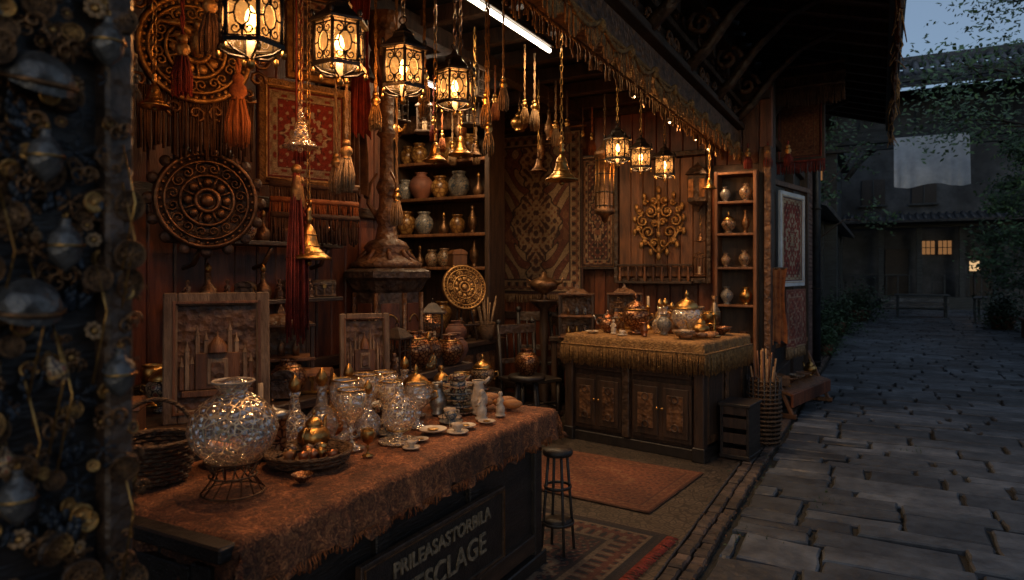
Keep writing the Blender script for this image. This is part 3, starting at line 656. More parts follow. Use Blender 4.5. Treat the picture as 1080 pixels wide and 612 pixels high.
sg=b.done('lettered_sign',(-1.585,2.32,.41),rz=90)
TXT=pmat('sign_paint',(.3,.225,.14),(.08,.06,.038),.7,scale=30,bump=.3)
for t,s,z,w in(('PRILEASASTORBILA',.08,.06,1.),('ZESCLAGE',.13,-.075,1.)):
    c=bpy.data.curves.new('lettering','FONT'); c.body=t; c.size=s; c.align_x='CENTER'; c.extrude=.003; c.offset=.0015; c.space_character=1.03; c.materials.append(TXT)
    o=bpy.data.objects.new('lettering',c); sc.collection.objects.link(o); o.parent=sg; o.location=(0.02,-.018,z); o.rotation_euler=(pi/2,0,0)
T=.86
b=B(); b.lathe([(0,.1),(.05,.1),(.09,.115),(.13,.16),(.145,.21),(.135,.26),(.1,.3),(.06,.325),(.045,.34),(.06,.36),(.066,.37),(.05,.368)],GLG,seg=30)
b.lathe([(.04,.352),(.045,.366),(.02,.38),(0,.383)],GL,seg=20); b.ring((0,0,.37),.066,.004,ST,'z',24); b.ring((0,0,.33),.052,.003,BR,'z',24)
for r,z in((.1,.005),(.075,.06),(.09,.11)): b.ring((0,0,z),r,.0035,BZ,'z',24)
for i in range(14):
    a=2*pi*i/14; b.tube([(.1*math.cos(a),.1*math.sin(a),.005),(.06*math.cos(a+.2),.06*math.sin(a+.2),.06),(.09*math.cos(a+.3),.09*math.sin(a+.3),.11)],.0028,BZ,4)
b.done('cut_glass_bowl',(-1.9,1.56,T))
b=B()
b.lathe([(0,.01),(.13,.01),(.15,.03),(.16,.05),(.152,.05),(.13,.02)],WK,seg=26)
for i in range(3): b.ring((0,0,.02+.015*i),.145+.008*i,.009,WK,'z',26)
for i in range(18):
    a=R.uniform(0,6.3);r=R.uniform(0,.11); b.lathe([(0,0),(.02,0),(.016,.02),(.022,.035),(0,.045)],R.choice([CU,BREAD,BR,POT1,BREAD]),(r*math.cos(a),r*math.sin(a),.015),10)
b.done('woven_tray',(-1.93,1.93,T))
b=B(); b.lathe([(0,0),(.085,0),(.09,.008),(.06,.012),(.02,.02),(.015,.035),(.05,.055),(.075,.1),(.07,.15),(.045,.19),(.015,.215),(.012,.23),(.02,.24),(0,.26)],GLG,seg=26); b.ring((0,0,.055),.05,.004,BR,'z',22); b.done('crystal_cloche',(-1.83,2.36,T))
put('engraved_tankard',-2.12,1.93,T,1.1); put('crystal_goblet',-1.93,2.17,T,1.15); put('glass_goblet',-2.08,2.3,T,1.2)
put('saucer',-1.80,2.57,T,.9); put('saucer',-1.72,2.72,T,.7); put('crystal_goblet',-2.12,2.62,T,1.15); put('lidded_glass_jar',-2.08,2.82,T,.8); put('glass_goblet',-1.98,2.68,T,.9)
put('teacup_stack',-1.93,2.98,T,1.1); put('white_pitcher',-1.83,3.02,T,.95,30); put('carved_figurine',-1.74,2.9,T,.9); put('painted_teapot',-2.1,3.08,T,.9,40); put('white_teacup',-1.70,2.62,T,.7)
put('gilded_decanter',-2.2,2.12,T,1); put('glass_decanter',-2.17,2.25,T,1.05); put('amber_bottle',-2.22,2.38,T,.9); put('glass_decanter',-2.24,2.5,T,1); put('brass_teapot',-2.03,2.06,T,.7); put('brass_candlestick',-2.27,2.0,T,.9)
put('copper_bowl',-2.2,1.8,T,1); put('wicker_basket',-2.26,1.52,T,1.05); put('painted_teacup',-1.95,2.45,T,.8); put('carved_figurine',-1.87,3.12,T,.8); put('bronze_figurine',-2.2,3.22,T,1.2); put('gilded_decanter',-2.25,2.95,T,.95); put('brass_goblet',-2.05,3.2,T,.8); put('painted_bowl',-2.2,2.7,T,.9); put('painted_teacup',-1.84,2.78,T,.8);put('silver_pitcher',-2.0,2.9,T,.9)
put('crystal_goblet',-2.0,2.52,T,1.05); put('glass_goblet',-1.92,2.62,T,.95); put('glass_decanter',-2.02,2.38,T,.85); put('crystal_goblet',-2.1,2.46,T,1.2); put('white_teacup',-1.9,2.86,T,.8); put('saucer',-1.68,2.85,T,.6); put('carved_figurine',-1.7,3.02,T,.75); put('copper_bowl',-1.78,1.75,T,.35); put('saucer',-1.76,2.42,T,.5); put('brass_goblet',-1.8,2.12,T,.5); put('white_teacup',-1.72,2.3,T,.5)
b=B(); 
for i in range(9): b.ball((R.uniform(-.13,.13),R.uniform(-.07,.07),.025+R.uniform(0,.03)),.036,BREAD,(1.5,.8,.7),12,7)
b.done('bread_pile',(-1.78,3.2,T),30)
b=B(); b.lathe([(0,.5),(.13,.5),(.14,.515),(.13,.53),(0,.535)],BK,seg=20)
for i in range(4):
    a=pi/4+pi/2*i; b.tube([(.09*math.cos(a),.09*math.sin(a),.5),(.16*math.cos(a),.16*math.sin(a),0)],.014,BK,8)
for z,r in((.16,.145),(.34,.12)): b.ring((0,0,z),r,.009,BK,'z',20)
b.lathe([(0,.16),(.13,.16),(.13,.17),(0,.17)],BK,seg=16)
b.done('plant_stand',(-1.6,3.5,.012),scale=(.62,.62,1.1))
# ---------------------------------------------------------------- back bench
b=B(); b.box((-2.88,2.6,.92),(.64,3.1,.05),DWH); b.box((-2.9,2.6,.45),(.56,3.0,.88),DW)
for i in range(6): b.box((-2.61,1.35+i*.5,.45),(.02,.42,.7),CW)
b.done('side_bench')
BT=.947
def rustic_frame(name,W,H,loc,rz,tilt=-6):
    b=B(); frame(b,W,H,W*.13,.035,GW,WW); b.box((0,.012,0),(W*.78,.01,H*.8),CW)
    iw=W*.36
    b.box((0,-.002,-H*.28),(iw*1.85,.02,H*.05),WW); b.box((0,0,-H*.11),(iw*1.15,.022,H*.28),WW)
    b.box((0,-.008,-H*.115),(iw*.55,.02,H*.2),GW); b.box((0,-.016,-H*.12),(iw*.35,.014,H*.15),CW)
    b.lathe([(iw*.28,0),(iw*.26,.03),(iw*.14,.055),(.004,.075),(0,.1)],WW,(0,.0,H*.03),12)
    for x,h in((-.78,.3),(-.52,.42),(-.66,.2),(.5,.36),(.72,.27),(.88,.2),(-.92,.18),(.32,.45),(-.3,.38)):
        b.box((x*iw,0,-H*.25+H*h/2),(iw*.11,.016,H*h),GW if h>.25 else WW); b.lathe([(iw*.075,0),(iw*.03,.02),(0,.045)],GW,(x*iw,0,-H*.25+H*h),8)
    b.box((0,.1,-H*.2),(.02,.02,H*.62),DW,RX(22))
    o=b.done(name,loc,rz); o.rotation_euler=(math.radians(tilt),0,math.radians(rz)); return o
rustic_frame('carved_relief_frame',.43,.56,(-2.56,2.02,BT+.275),52)
rustic_frame('carved_relief_frame',.27,.42,(-2.5,2.92,BT+.205),48)
b=B(); b.box((0,0,-.025),(.5,.2,.05),DWH); b.box((0,0,-.45),(.44,.16,.8),DW); b.done('bench_extension',(-2.5,2.06,BT-.004),rz=52)
b=B(); b.box((0,0,-.025),(.34,.16,.05),DWH); b.box((0,0,-.45),(.3,.12,.8),DW); b.done('bench_extension',(-2.48,2.94,BT-.006),rz=48)
def vitrine(name,loc,rz,W=.3,D=.2,H=.36):
    b=B()
    for x in(-W/2,W/2):
        for y in(-D/2,D/2): b.box((x,y,H/2),(.022,.022,H),DW)
    for z in(.012,H*.5,H): b.box((0,0,z),(W+.03,D+.03,.018),WW)
    b.box((0,D/2,H/2),(W,.01,H),CW)
    b.lathe([(W*.5,H+.01),(W*.3,H+.05),(W*.1,H+.06),(.01,H+.1),(0,H+.11)],CW,seg=4,sm=False,ph=pi/4)
    for x in(-.25,.0,.25): 
        b.lathe([(0,0),(.02,0),(.03,.04),(.012,.08),(.015,.1),(0,.1)],R.choice([BR,CU,POT1]),(x*W,0,.022),10); b.lathe([(0,0),(.02,0),(.02,.05),(0,.09)],R.choice([BR,BZ,POT2]),(x*W,0,H*.5+.01),10)
    b.done(name,loc,rz)
vitrine('glass_vitrine',(-2.85,2.65,BT),52)
names=['brass_candlestick','brass_decanter','amber_bottle','bronze_vase','copper_pitcher','wooden_figurine','brass_teapot','carved_chest','jewellery_chest','cage_lantern','wooden_lantern','painted_vase','copper_pot','glass_bottle_vase','brass_goblet','bronze_figurine','lidded_tureen','terracotta_jar']
for i in range(60):
    y=1.15+3.0*R.random(); x=R.choice([-3.08,-2.95,-2.8,-2.68])+R.uniform(-.03,.03)
    if 1.7<y<2.4 and x>-2.9: continue
    if abs(y-3.0)<.22 and x>-2.85: continue
    if abs(y-2.65)<.18 and x<-2.7: continue
    put(R.choice(names),x,y,BT,R.uniform(.7,1.05))
for i,y in enumerate((3.25,3.36,3.46,3.58,3.7,3.82,3.95,4.05)): put(names[(i*5)%len(names)],-2.66+R.uniform(-.04,.04),y,BT,.85)
b=B()
for z in(1.75,):
    b.box((-3.1,2.75,z),(.2,1.1,.025),DWH)
    for y in(2.3,2.75,3.2): b.tube([(-3.18,y,z-.14),(-3.1,y,z-.12),(-3.03,y,z-.02)],.014,BZ,5)
b.done('wall_shelf')
for i in range(9): put(R.choice(['brass_vase','cream_jar','copper_pot','bronze_vase','brass_decanter','jewellery_chest']),-3.09,2.26+i*.12,1.763,.62)
b=B(); b.box((-3.1,2.75,1.42),(.2,1.1,.025),DWH); b.done('wall_shelf')
for i in range(9): put(R.choice(['bronze_vase','wooden_figurine','copper_pot','amber_bottle','brass_decanter','carved_chest']),-3.09,2.26+i*.12,1.433,.7)
b=B(); b.lathe([(0,0),(.3,0),(.3,.08),(.25,.1),(.25,1.42),(.27,1.44),(.3,1.5),(.33,1.52),(.33,1.56),(.28,1.58),(0,1.58)],CDW,seg=8,sm=False,ph=pi/8)
for i in range(8):
    a=2*pi*i/8; rot=RZ(math.degrees(a)+90); c=Vector((.235*math.cos(a),.235*math.sin(a),0))
    for z,h in((.45,.55),(1.1,.5)):
        b.box((c.x,c.y,z),(.13,.02,h),WWP,rot); 
        P=[rot@Vector((.05*math.cos(t*pi/6),-.012,.05*math.sin(t*pi/6)))+c+Vector((0,0,z+h*.25)) for t in range(7)]; b.tube(P,.007,BR,4)
    b.tube([(.258*math.cos(a+pi/8),.258*math.sin(a+pi/8),.12),(.258*math.cos(a+pi/8),.258*math.sin(a+pi/8),1.42)],.016,CW,6)
b.done('octagonal_cabinet',(-3.04,3.78,.0),scale=(.95,.95,1.02))
b=B(); b.lathe([(.0,0),(.24,0),(.25,.03),(.17,.07),(.12,.1),(.16,.14),(.13,.18),(.08,.2),(.06,.3),(.09,.36),(.055,.42),(.05,.5),(.075,.56),(.05,.62),(.045,.9),(.07,.93),(.05,.97),(.055,1.3),(.08,1.36),(.065,1.42),(.1,1.5),(.13,1.58),(.13,1.76)],CW,seg=20)
for i in range(8):
    a=2*pi*i/8; b.tube([(.1*math.cos(a),.1*math.sin(a),.18),(.15*math.cos(a),.15*math.sin(a),.1),(.2*math.cos(a),.2*math.sin(a),.05)],.016,WW,5)
    b.tube([(.06*math.cos(a),.06*math.sin(a),1.3),(.11*math.cos(a),.11*math.sin(a),1.42),(.1*math.cos(a),.1*math.sin(a),1.5)],.014,WW,5)
for d in(-1,1): b.tube([(d*.05,-.03,.35),(d*.13,-.04,.45),(d*.12,-.04,.58),(d*.06,-.03,.66)],.02,WW,6,r2=.008)
b.done('carved_column',(-3.04,3.78,1.617))
# ---------------------------------------------------------------- wall ornaments
def medallion(b,r,m,m2,k=8):
    b.lathe([(0,0),(r*.98,0),(r,.012),(r*.95,.03),(r*.86,.022),(r*.84,.012),(0,.012)],m2,(0,0,0),40,rot=RX(90))
    for q,t in((.93,.05),(.78,.03),(.5,.035),(.22,.05)): b.ring((0,-.03,0),r*q,r*t,m,'y',36)
    for i in range(k):
        a=2*pi*i/k
        for d in(-1,1):
            P=spiral(r*.64*math.cos(a+d*.18),r*.64*math.sin(a+d*.18),r*.12,1.4,d,a,-.03,12); b.tube(P,r*.02,m,4)
        b.ball((r*.36*math.cos(a),-.03,r*.36*math.sin(a)),r*.09,m,(1,.5,1),8,5)
        b.tube([(r*.22*math.cos(a+.4),-.03,r*.22*math.sin(a+.4)),(r*.5*math.cos(a+.4),-.03,r*.5*math.sin(a+.4))],r*.025,m,5)
    n=int(k*4)
    for i in range(n):
        a=2*pi*i/n; b.ball((r*.86*math.cos(a),-.03,r*.86*math.sin(a)),r*.04,m,(1,.6,1),6,4)
    b.ball((0,-.03,0),r*.13,m,(1,.6,1),12,7)
b=B(); medallion(b,.25,BZ,CDW,8)
for i in range(16):
    a=2*pi*i/16; b.ball((.262*math.cos(a),-.01,.262*math.sin(a)),.03,CDW,(1,.5,1),8,5)
b.done('carved_medallion',(-3.0,2.3,1.95),rz=62)
b=B(); medallion(b,.27,GD,CDW,10)
for i in range(20):
    a=2*pi*i/20; b.tube(spiral(.31*math.cos(a),.31*math.sin(a),.045,1.3,1 if i%2 else -1,a,-.02,10),.01,BZ,5)
b.ball((0,-.08,.02),.05,GD,(.8,.8,1.5),10,6); b.ball((0,-.1,.1),.025,GD)
for d in(-1,1): b.tube([(0,-.07,.04),(d*.08,-.08,.1),(d*.17,-.07,.1),(d*.2,-.06,.04)],.026,GD,5,r2=.006); b.tube([(0,-.07,.02),(d*.07,-.08,.05),(d*.13,-.07,.03)],.018,GD,5,r2=.005)
fringe(b,(-.28,-.02,-.2),(.28,-.02,-.2),.3,56,BC,.007,False)
b.done('gilded_eagle_mirror',(-2.98,2.22,2.68),rz=64)
def framed(name,W,H,fn,loc,rot,fm,fm2,t=.05,nx=60,ny=80,mat=None,fr=0):
    e=empty(name,loc); e.rotation_euler=rot
    panel('picture',W,H,fn,mat,nx,ny,(0,-.004,0),parent=e)
    b=B(); frame(b,W+2*t,H+2*t,t*1.02,.035,fm,fm2); b.box((0,.012,0),(W+t,.01,H+t),DW)
    if fr: fringe(b,(-W/2-t,0,-H/2-t),(W/2+t,0,-H/2-t),fr,int(W*90),RC if fr>.09 else GC,.008)
    b.done('frame',parent=e); return e
r90=(0,0,math.radians(78)); r66=(0,0,math.radians(66))
framed('framed_red_carpet',.46,.52,rugfn(PW,46,1,.14,.32),(-3.02,3.0,2.4),r66,GC,GD,.05,90,100)
framed('framed_tapestry',.36,.46,rugfn(PB,50,.6,.18,.3),(-3.08,3.2,3.05),r66,GD,BZ,.05)
framed('framed_icon',.3,.36,rugfn(PB,50,2,.2,.35),(-3.12,1.6,2.2),r90,CW,GD,.05)
framed('framed_panel',.3,.42,rugfn(PO,50,2,.2,.35),(-3.12,1.62,1.5),r90,CW,GD,.04)
panel('hung_kilim',.55,.8,rugfn(PB,44,1.4),None,80,110,(-3.14,1.1,2.3),r90,wave=.01)
b=B()
for k in range(3): fringe(b,(-.28,-.01-.01*k,.1-.09*k),(.28,-.01-.01*k,.1-.09*k),.16,56,BC if k!=1 else OC,.008)
b.tube([(-.3,0,.12),(.3,0,.12)],.015,BZ,8); b.done('fringed_valance',(-3.0,3.05,2.0),rz=70)
def drape(name,loc,W,H,mat,rz=90,k=5,depth=.04):
    b=B(); nx=40;nz=24;V=[];F=[]
    for j in range(nz+1):
        for i in range(nx+1):
            u=i/nx;v=j/nz; g=1-.35*math.sin(pi*min(1,v*1.3))
            V.append(((u-.5)*W*g,depth*math.sin(u*k*2*pi+v*.8)*(.5+.5*v)+.01*math.sin(u*40),-H*v+.02*math.sin(u*k*2*pi)*v))
    for j in range(nz):
        for i in range(nx): a=j*(nx+1)+i; F.append((a,a+1,a+nx+2,a+nx+1))
    b.add(V,F,mat,True); b.tube([(-W/2,0,.0),(W/2,0,0)],.012,BZ,8); return b.done(name,loc,rz)
drape('orange_drape',(-2.72,1.5,2.6),.18,.95,OC,60); drape('brown_drape',(-3.1,.75,3.2),.5,2.1,BC,80); drape('red_drape',(-2.95,1.75,2.9),.2,.8,RC,70)
drape('dark_drape',(-3.1,3.5,3.3),.24,1.2,BC,80,4); drape('red_drape',(-2.9,3.35,3.35),.14,.9,RC,60,3,.03)
b=B()
for i in range(34):
    a=R.uniform(0,6.28);r=R.uniform(0,.05); x=r*math.cos(a);y=r*math.sin(a)
    b.tube([(x*.3,y*.3,0),(x*.6,y*.6,-.15),(x,y,-.4),(x*1.1,y*1.1,-R.uniform(.7,.85))],.005,RC,4)
b.ball((0,0,.01),.026,GD); b.tube([(0,0,0),(0,0,1.3)],.005,RC,5); b.lathe([(.018,-.02),(.03,-.1),(.026,-.14)],GD,seg=12)
m=b.mesh('red_yarn_skein'); inst(m,'red_yarn_skein',(-2.5,2.42,2.08)); inst(m,'red_yarn_skein',(-2.56,2.5,2.04),40,.9)
def hang_tassel(x,y,ztop,L,s,mat,cap=None,sk=.16):
    b=B(); tassel(b,(0,0,0),L,s,mat,cap,sk); b.done('hanging_tassel',(x,y,ztop))
for (x,y,L,s,mt,cap) in((-2.3,1.78,.75,1.0,BC,GD),(-2.1,2.33,1.25,.95,CC,GD),(-2.05,2.85,.8,.75,GC,BR),(-2.12,2.95,.85,.75,GC,BR),(-2.02,3.42,.8,.85,GC,BR),(-1.95,3.5,.7,.8,CC,BR),(-2.55,2.12,.95,1.35,OC,OC),(-2.5,1.45,1.15,.9,OC,GD),(-2.6,2.8,1.2,.9,CC,GD),(-2.5,3.2,1.35,.9,CC,BR),(-2.6,1.3,1.0,1.,RC,GD),(-2.2,2.65,.95,.8,GC,BR),(-1.98,3.38,.98,.8,GC,BR),(-2.7,1.95,.8,1.1,RC,GD),(-2.75,2.7,1.0,1.0,RC,GD),(-2.6,1.6,1.35,.9,CC,BR)):
    hang_tassel(x,y,3.43,L,s,mt,cap)
def bell(x,y,z,s,mat=BR,top=3.43,cm=None):
    b=B(); b.lathe([(.0,.1),(.012,.098),(.02,.085),(.03,.07),(.038,.03),(.05,-.01),(.08,-.04),(.1,-.052),(.1,-.062),(.085,-.058),(.07,-.04),(.04,-.01),(.0,.05)],mat,seg=24)
    for z1,r in((.05,.036),(.0,.048),(-.03,.07)): b.ring((0,0,z1),r,.003,mat,'z',20)
    b.lathe([(.0,.18),(.01,.17),(.018,.155),(.01,.14),(.02,.125),(.008,.1)],mat,seg=12); b.ring((0,0,.195),.014,.004,mat,'y',10)
    b.ball((0,0,-.075),.016,mat); b.tube([(0,0,.03),(0,0,-.07)],.003,mat,4)
    b.M=Matrix.Scale(1/s,4)
    chain(b,(0,0,top-z),top-z-.2*s,cm or BR,1.3)
    b.done('hanging_bell',(x,y,z),scale=s)
bell(-2.3,2.25,2.2,.8,GLG); bell(-2.5,2.5,1.72,1.1,BR); bell(-2.1,3.02,2.22,.65); bell(-2.12,3.3,2.3,.7); bell(-1.95,4.33,2.29,1.15,BR); bell(-1.5,6.9,2.45,.7,BR,2.9); bell(-2.6,1.75,2.3,.6); bell(-2.7,4.4,2.5,.6,BZ); bell(-2.9,5.9,2.6,.8,BZ)
# ---------------------------------------------------------------- recess shelves
b=B()
for x in(-5.1,-3.82): b.box((x,6.66,1.75),(.06,.36,3.4),DW)
b.box((-4.46,6.84,1.75),(1.22,.03,3.4),DW)
shz=[.95,1.62,2.0,2.42,2.84]
for z in shz: b.box((-4.46,6.66,z),(1.22,.34,.035),WW)
b.box((-4.46,6.49,3.3),(1.34,.05,.2),CW)
b.done('jar_shelf_unit')
jar=['amber_jar','cream_jar','terracotta_jar','blue_jar','copper_pot','painted_vase','amber_jar','bronze_vase','wooden_lantern','jewellery_chest','brass_decanter']
for k,z in enumerate(shz):
    x=-5.0
    while x<-3.92:
        n=R.choice(jar) if k!=4 else R.choice(['amber_jar','amber_jar','blue_jar','cream_jar'])
        s=R.uniform(.85,1.35) if k!=0 else 1.2
        if n in('bronze_vase','wooden_lantern','brass_decanter'): s=min(s,.9)
        put(n,x,6.6+R.uniform(-.04,.04),z+.018,s); x+=.2*s*R.uniform(.85,1.2)
b=B(); b.box((-3.95,5.45,.86),(.8,1.9,.05),DWH); b.box((-3.98,5.45,.42),(.7,1.8,.82),DW)
for i in range(4): b.box((-3.62,4.8+i*.44,.42),(.02,.36,.66),CW); b.ball((-3.6,4.95+i*.44,.45),.018,BR)
b.done('low_sideboard')
b=B(); medallion(b,.24,GD,BZ,10); o=b.done('engraved_platter',(-3.72,5.85,1.42),50); o.rotation_euler=(math.radians(-18),math.radians(20),math.radians(48))
b=B()
for d in(-1,1): b.tube([(d*.12,-.05,0),(d*.07,.02,.32),(0,.05,.5)],.012,DW,6)
b.tube([(0,.2,0),(0,.05,.5)],.012,DW,6); b.tube([(-.14,-.07,.16),(.14,-.07,.16)],.012,DW,6); b.done('wooden_easel',(-3.74,5.9,.885),50)
for n,x,y,s in(('wooden_lantern',-3.68,5.25,1.2),('cage_lantern',-3.7,5.05,1.2),('wicker_basket',-3.72,6.22,1.1),('terracotta_jar',-3.65,5.6,.9),('copper_pot',-3.9,5.5,1.3),('brass_candlestick',-3.65,4.85,1.2),('bronze_vase',-3.8,4.7,1.2),('painted_vase',-3.95,5.1,1.3),('brass_teapot',-3.66,4.72,.9),('white_teacup',-3.64,5.45,1.2),('brass_decanter',-3.85,6.0,1.3),('amber_jar',-4.1,5.9,1.4),('jewellery_chest',-4.1,4.8,1.5),('cage_lantern',-4.1,5.3,1.6)): put(n,x,y,.887,s)
b=B()
for i in range(16): a=R.uniform(0,6.3); b.tube([(.03*math.cos(a),.03*math.sin(a),.05),(.1*math.cos(a),.1*math.sin(a),R.uniform(.3,.45))],.006,CC,4)
b.lathe([(0,0),(.07,0),(.085,.15),(.08,.15)],WK,seg=16); b.done('brush_basket',(-3.6,6.1,.887))
def chair(loc,rz,s=1):
    b=B()
    for x in(-.2,.2):
        b.tube([(x,-.19,0),(x,-.19,.45)],.02,BK,8); b.tube([(x,.19,0),(x,.2,.45),(x*1.02,.25,.98)],.02,BK,8)
        b.tube([(x,-.19,.2),(x,.19,.2)],.012,BK,6)
    b.box((0,0,.46),(.46,.44,.035),BK); b.box((0,.235,.93),(.42,.025,.09),CDW); b.box((0,.21,.62),(.4,.02,.05),CDW)
    for x in(-.12,-.04,.04,.12): b.tube([(x,.21,.62),(x,.235,.9)],.009,BK,6)
    b.tube([(-.2,-.19,.25),(.2,-.19,.25)],.012,BK,6); b.ball((-.2,.255,1.),.03,BK); b.ball((.2,.255,1.),.03,BK)
    b.done('wooden_chair',loc,rz,s)
chair((-3.15,6.2,.01),60,1.05); chair((-2.95,7.1,.01),150,1.1); chair((-3.5,7.2,.01),200,1.15)
# low stools with goods in front of the recess
b=B(); b.lathe([(0,.46),(.17,.46),(.18,.48),(.17,.5),(0,.5)],BK,seg=20)
for i in range(4):
    a=pi/4+pi/2*i; b.tube([(.11*math.cos(a),.11*math.sin(a),.46),(.17*math.cos(a),.17*math.sin(a),0)],.018,BK,8)
b.ring((0,0,.2),.145,.01,BK,'z',20); m=b.mesh('round_stool'); inst(m,'round_stool',(-3.2,5.35,.01)); inst(m,'round_stool',(-2.95,5.75,.01),20,(1,1,1.2))
put('lidded_tureen',-3.2,5.35,.51,1.); put('copper_pot',-2.95,5.75,.61,1.)
b=B(); b.lathe([(0,0),(.2,0),(.2,.03),(.06,.06),(.04,.12),(.06,.3),(.03,.5),(.05,.8),(.04,1.0),(.14,1.08),(.16,1.1),(0,1.1)],DW,seg=18)
b.M=Matrix.Translation((0,0,1.1)); b.lathe([(0,0),(.06,0),(.03,.03),(.03,.06),(.13,.1),(.16,.15),(.12,.19),(.04,.22),(.02,.26),(0,.27)],BZ,seg=20); b.tube([(.14,0,.15),(.2,0,.17),(.22,0,.22)],.02,BZ,6,r2=.008); b.tube([(-.13,0,.16),(-.2,0,.2),(-.2,0,.12),(-.13,0,.12)],.01,BZ,6); b.M=Matrix.Identity(4)
b.done('pedestal_oil_lamp',(-3.25,6.75,.01),scale=(1.05,1.05,1.15))
for x,y in((-2.8,6.6),(-2.4,6.95)): vitrine('glass_vitrine',(x,y,.9),20,.34,.26,.45)
b=B(); b.box((-2.6,6.95,.87),(1.0,.8,.05),DWH); 
for x in(-3.05,-2.15):
    for y in(6.6,7.3): b.box((x,y,.43),(.06,.06,.84),DW)
b.box((-2.6,6.6,.75),(.9,.03,.16),CW); b.done('small_table')
r0=(0,0,0)
panel('hanging_carpet',1.28,2.05,rugfn(PT,40,.8,.15,.34,1),None,190,300,(-3.82,7.7,2.32),r0,wave=.008)
b=B(); b.tube([(-.68,0,0),(.68,0,0)],.018,BZ,8); fringe(b,(-.64,0,-2.06),(.64,0,-2.06),.11,110,CC,.005,False); b.done('carpet_rail',(-3.82,7.7,3.36))
panel('hanging_kilim',.5,1.5,rugfn(PD,40,.3),None,60,140,(-4.85,7.7,2.5),r0,wave=.01)
framed('framed_textile',.4,1.3,rugfn(PT,44,2.2,.2,.3),(-3.0,7.72,2.3),(0,0,0),DW,BZ,.04,60,150)
b=B()
x=-2.66
for i in range(7): b.box((x+i*.145,0,0),(.14,.03,1.35),WW,ch=.006)
for s in(-1,1): b.box((-2.225+s*.54,-.01,0),(.05,.06,1.5),CDW); b.box((-2.225,-.012,s*.72),(1.02,.06,.06),CDW)
b.done('plank_panel',(0,7.74,2.2))
def arabesque(b,s,m):
    for d in(-1,1):
        for (cx,cz,r,tn,dd,ph) in((.1,.16,.085,1.6,d,pi/2),(.2,.05,.075,1.5,-d,pi/2),(.13,-.09,.085,1.6,d,-pi/2),(.06,-.22,.055,1.4,-d,0),(.24,.17,.045,1.3,d,0),(.25,-.05,.04,1.3,-d,0),(.07,.29,.05,1.4,-d,-pi/2),(.17,-.2,.04,1.3,d,0),(.05,.03,.05,1.3,d,0),(.17,.27,.04,1.3,-d,0)):
            b.tube(spiral(d*cx*s,cz*s,r*s,tn,dd,ph,0,16),.016*s,m,5)
            b.ball((d*(cx+.01)*s,-.008,cz*s),.024*s,m,(1,.6,1.3),7,5)
        b.tube([(0,0,-.36*s),(d*.1*s,0,-.25*s),(d*.2*s,0,-.15*s),(d*.29*s,0,.02*s)],.014*s,m,5)
        for (lx,lz,la) in((.3,.08,20),(.28,.22,50),(.18,.35,70),(.3,-.08,-20),(.22,-.24,-50),(.1,-.33,-70)):
            b.ball((d*lx*s,0,lz*s),.034*s,m,(.8,.5,1.4),7,5)
    b.tube([(0,0,-.4*s),(0,-.01,0),(0,0,.38*s)],.018*s,m,6)
    for z in(-.38,-.3,-.12,.02,.18,.33,.42): b.ball((0,-.01,z*s),.036*s,m,(.8,.6,1.4),9,6)
b=B(); arabesque(b,.95,GD); b.done('gilded_arabesque',(-2.24,7.68,2.12))
b=B(); b.box((-2.3,7.66,1.46),(.9,.1,.03),DWH); b.box((-2.3,7.66,1.66),(.9,.06,.02),DWH)
for i in range(9): b.lathe([(.012,0),(.02,.04),(.008,.1),(.015,.16),(.01,.18)],WW,(-2.7+i*.1,7.66,1.475),8)
b.done('spindle_rack')
b=B(); b.box((0,0,0),(.2,.12,.3),CDW); b.lathe([(.16,.15),(.1,.22),(.03,.26),(0,.3)],CDW,seg=4,sm=False,ph=pi/4); b.lathe([(.0,-.26),(.02,-.25),(.05,-.2),(.13,-.15)],CDW,seg=4,sm=False,ph=pi/4)
for x in(-.06,.06): b.box((x,-.062,0),(.06,.01,.2),BZ)
b.done('wall_cabinet',(-1.78,7.6,2.5)); put('cage_lantern',-1.74,7.5,1.55,.9); bell(-1.74,7.55,1.95,.55,BZ,2.2)
b=B(); b.lathe([(0,-.45),(.03,-.42),(.05,-.36),(.11,-.34),(.11,-.3),(.1,-.28),(.1,.28),(.12,.3),(.12,.34),(.07,.4),(.03,.44),(.02,.5),(0,.5)],BZ,seg=16)
for z in(-.25,-.1,.1,.25): b.ring((0,0,z),.103,.006,IR,'z',20)
for i in range(10): a=2*pi*i/10; b.tube([(.103*math.cos(a),.103*math.sin(a),-.28),(.103*math.cos(a),.103*math.sin(a),.28)],.005,BR,4)
chain(b,(0,0,1.),.5,BZ,1.3); b.done('hanging_cylinder_lamp',(-2.3,6.1,2.42),scale=.85)
b=B()
for x in(-1.56,-1.16): b.box((x,7.62,1.35),(.035,.28,2.6),WW)
b.box((-1.36,7.745,1.35),(.39,.02,2.6),DW)
vz=[.35,.75,1.22,1.62,1.98,2.32,2.63]
for z in vz: b.box((-1.36,7.62,z),(.38,.27,.025),WW)
b.done('vase_shelf_unit')
for k,z in enumerate(vz[:-1]):
    for x in(-1.46,-1.27):
        n=R.choice(['copper_pot','painted_vase','terracotta_jar','cream_vase','copper_pot','bronze_vase','lidded_tureen','brass_vase'])
        put(n,x+R.uniform(-.02,.02),7.56,z+.014,R.uniform(.62,.8))
for i in range(12):
    x=R.uniform(-4.4,-2.8);y=R.uniform(4.6,7.3); n=R.choice(['cage_lantern','copper_pot','bronze_vase','wooden_lantern','brass_teapot']); s=R.uniform(.7,1.0); z=R.uniform(2.8,3.05)
    o=put(n,x,y,z,s); b=B(); chain(b,(0,0,(3.43-z)/s),(3.43-z)/s-.22,BZ,1.2); b.done('chain',parent=o)
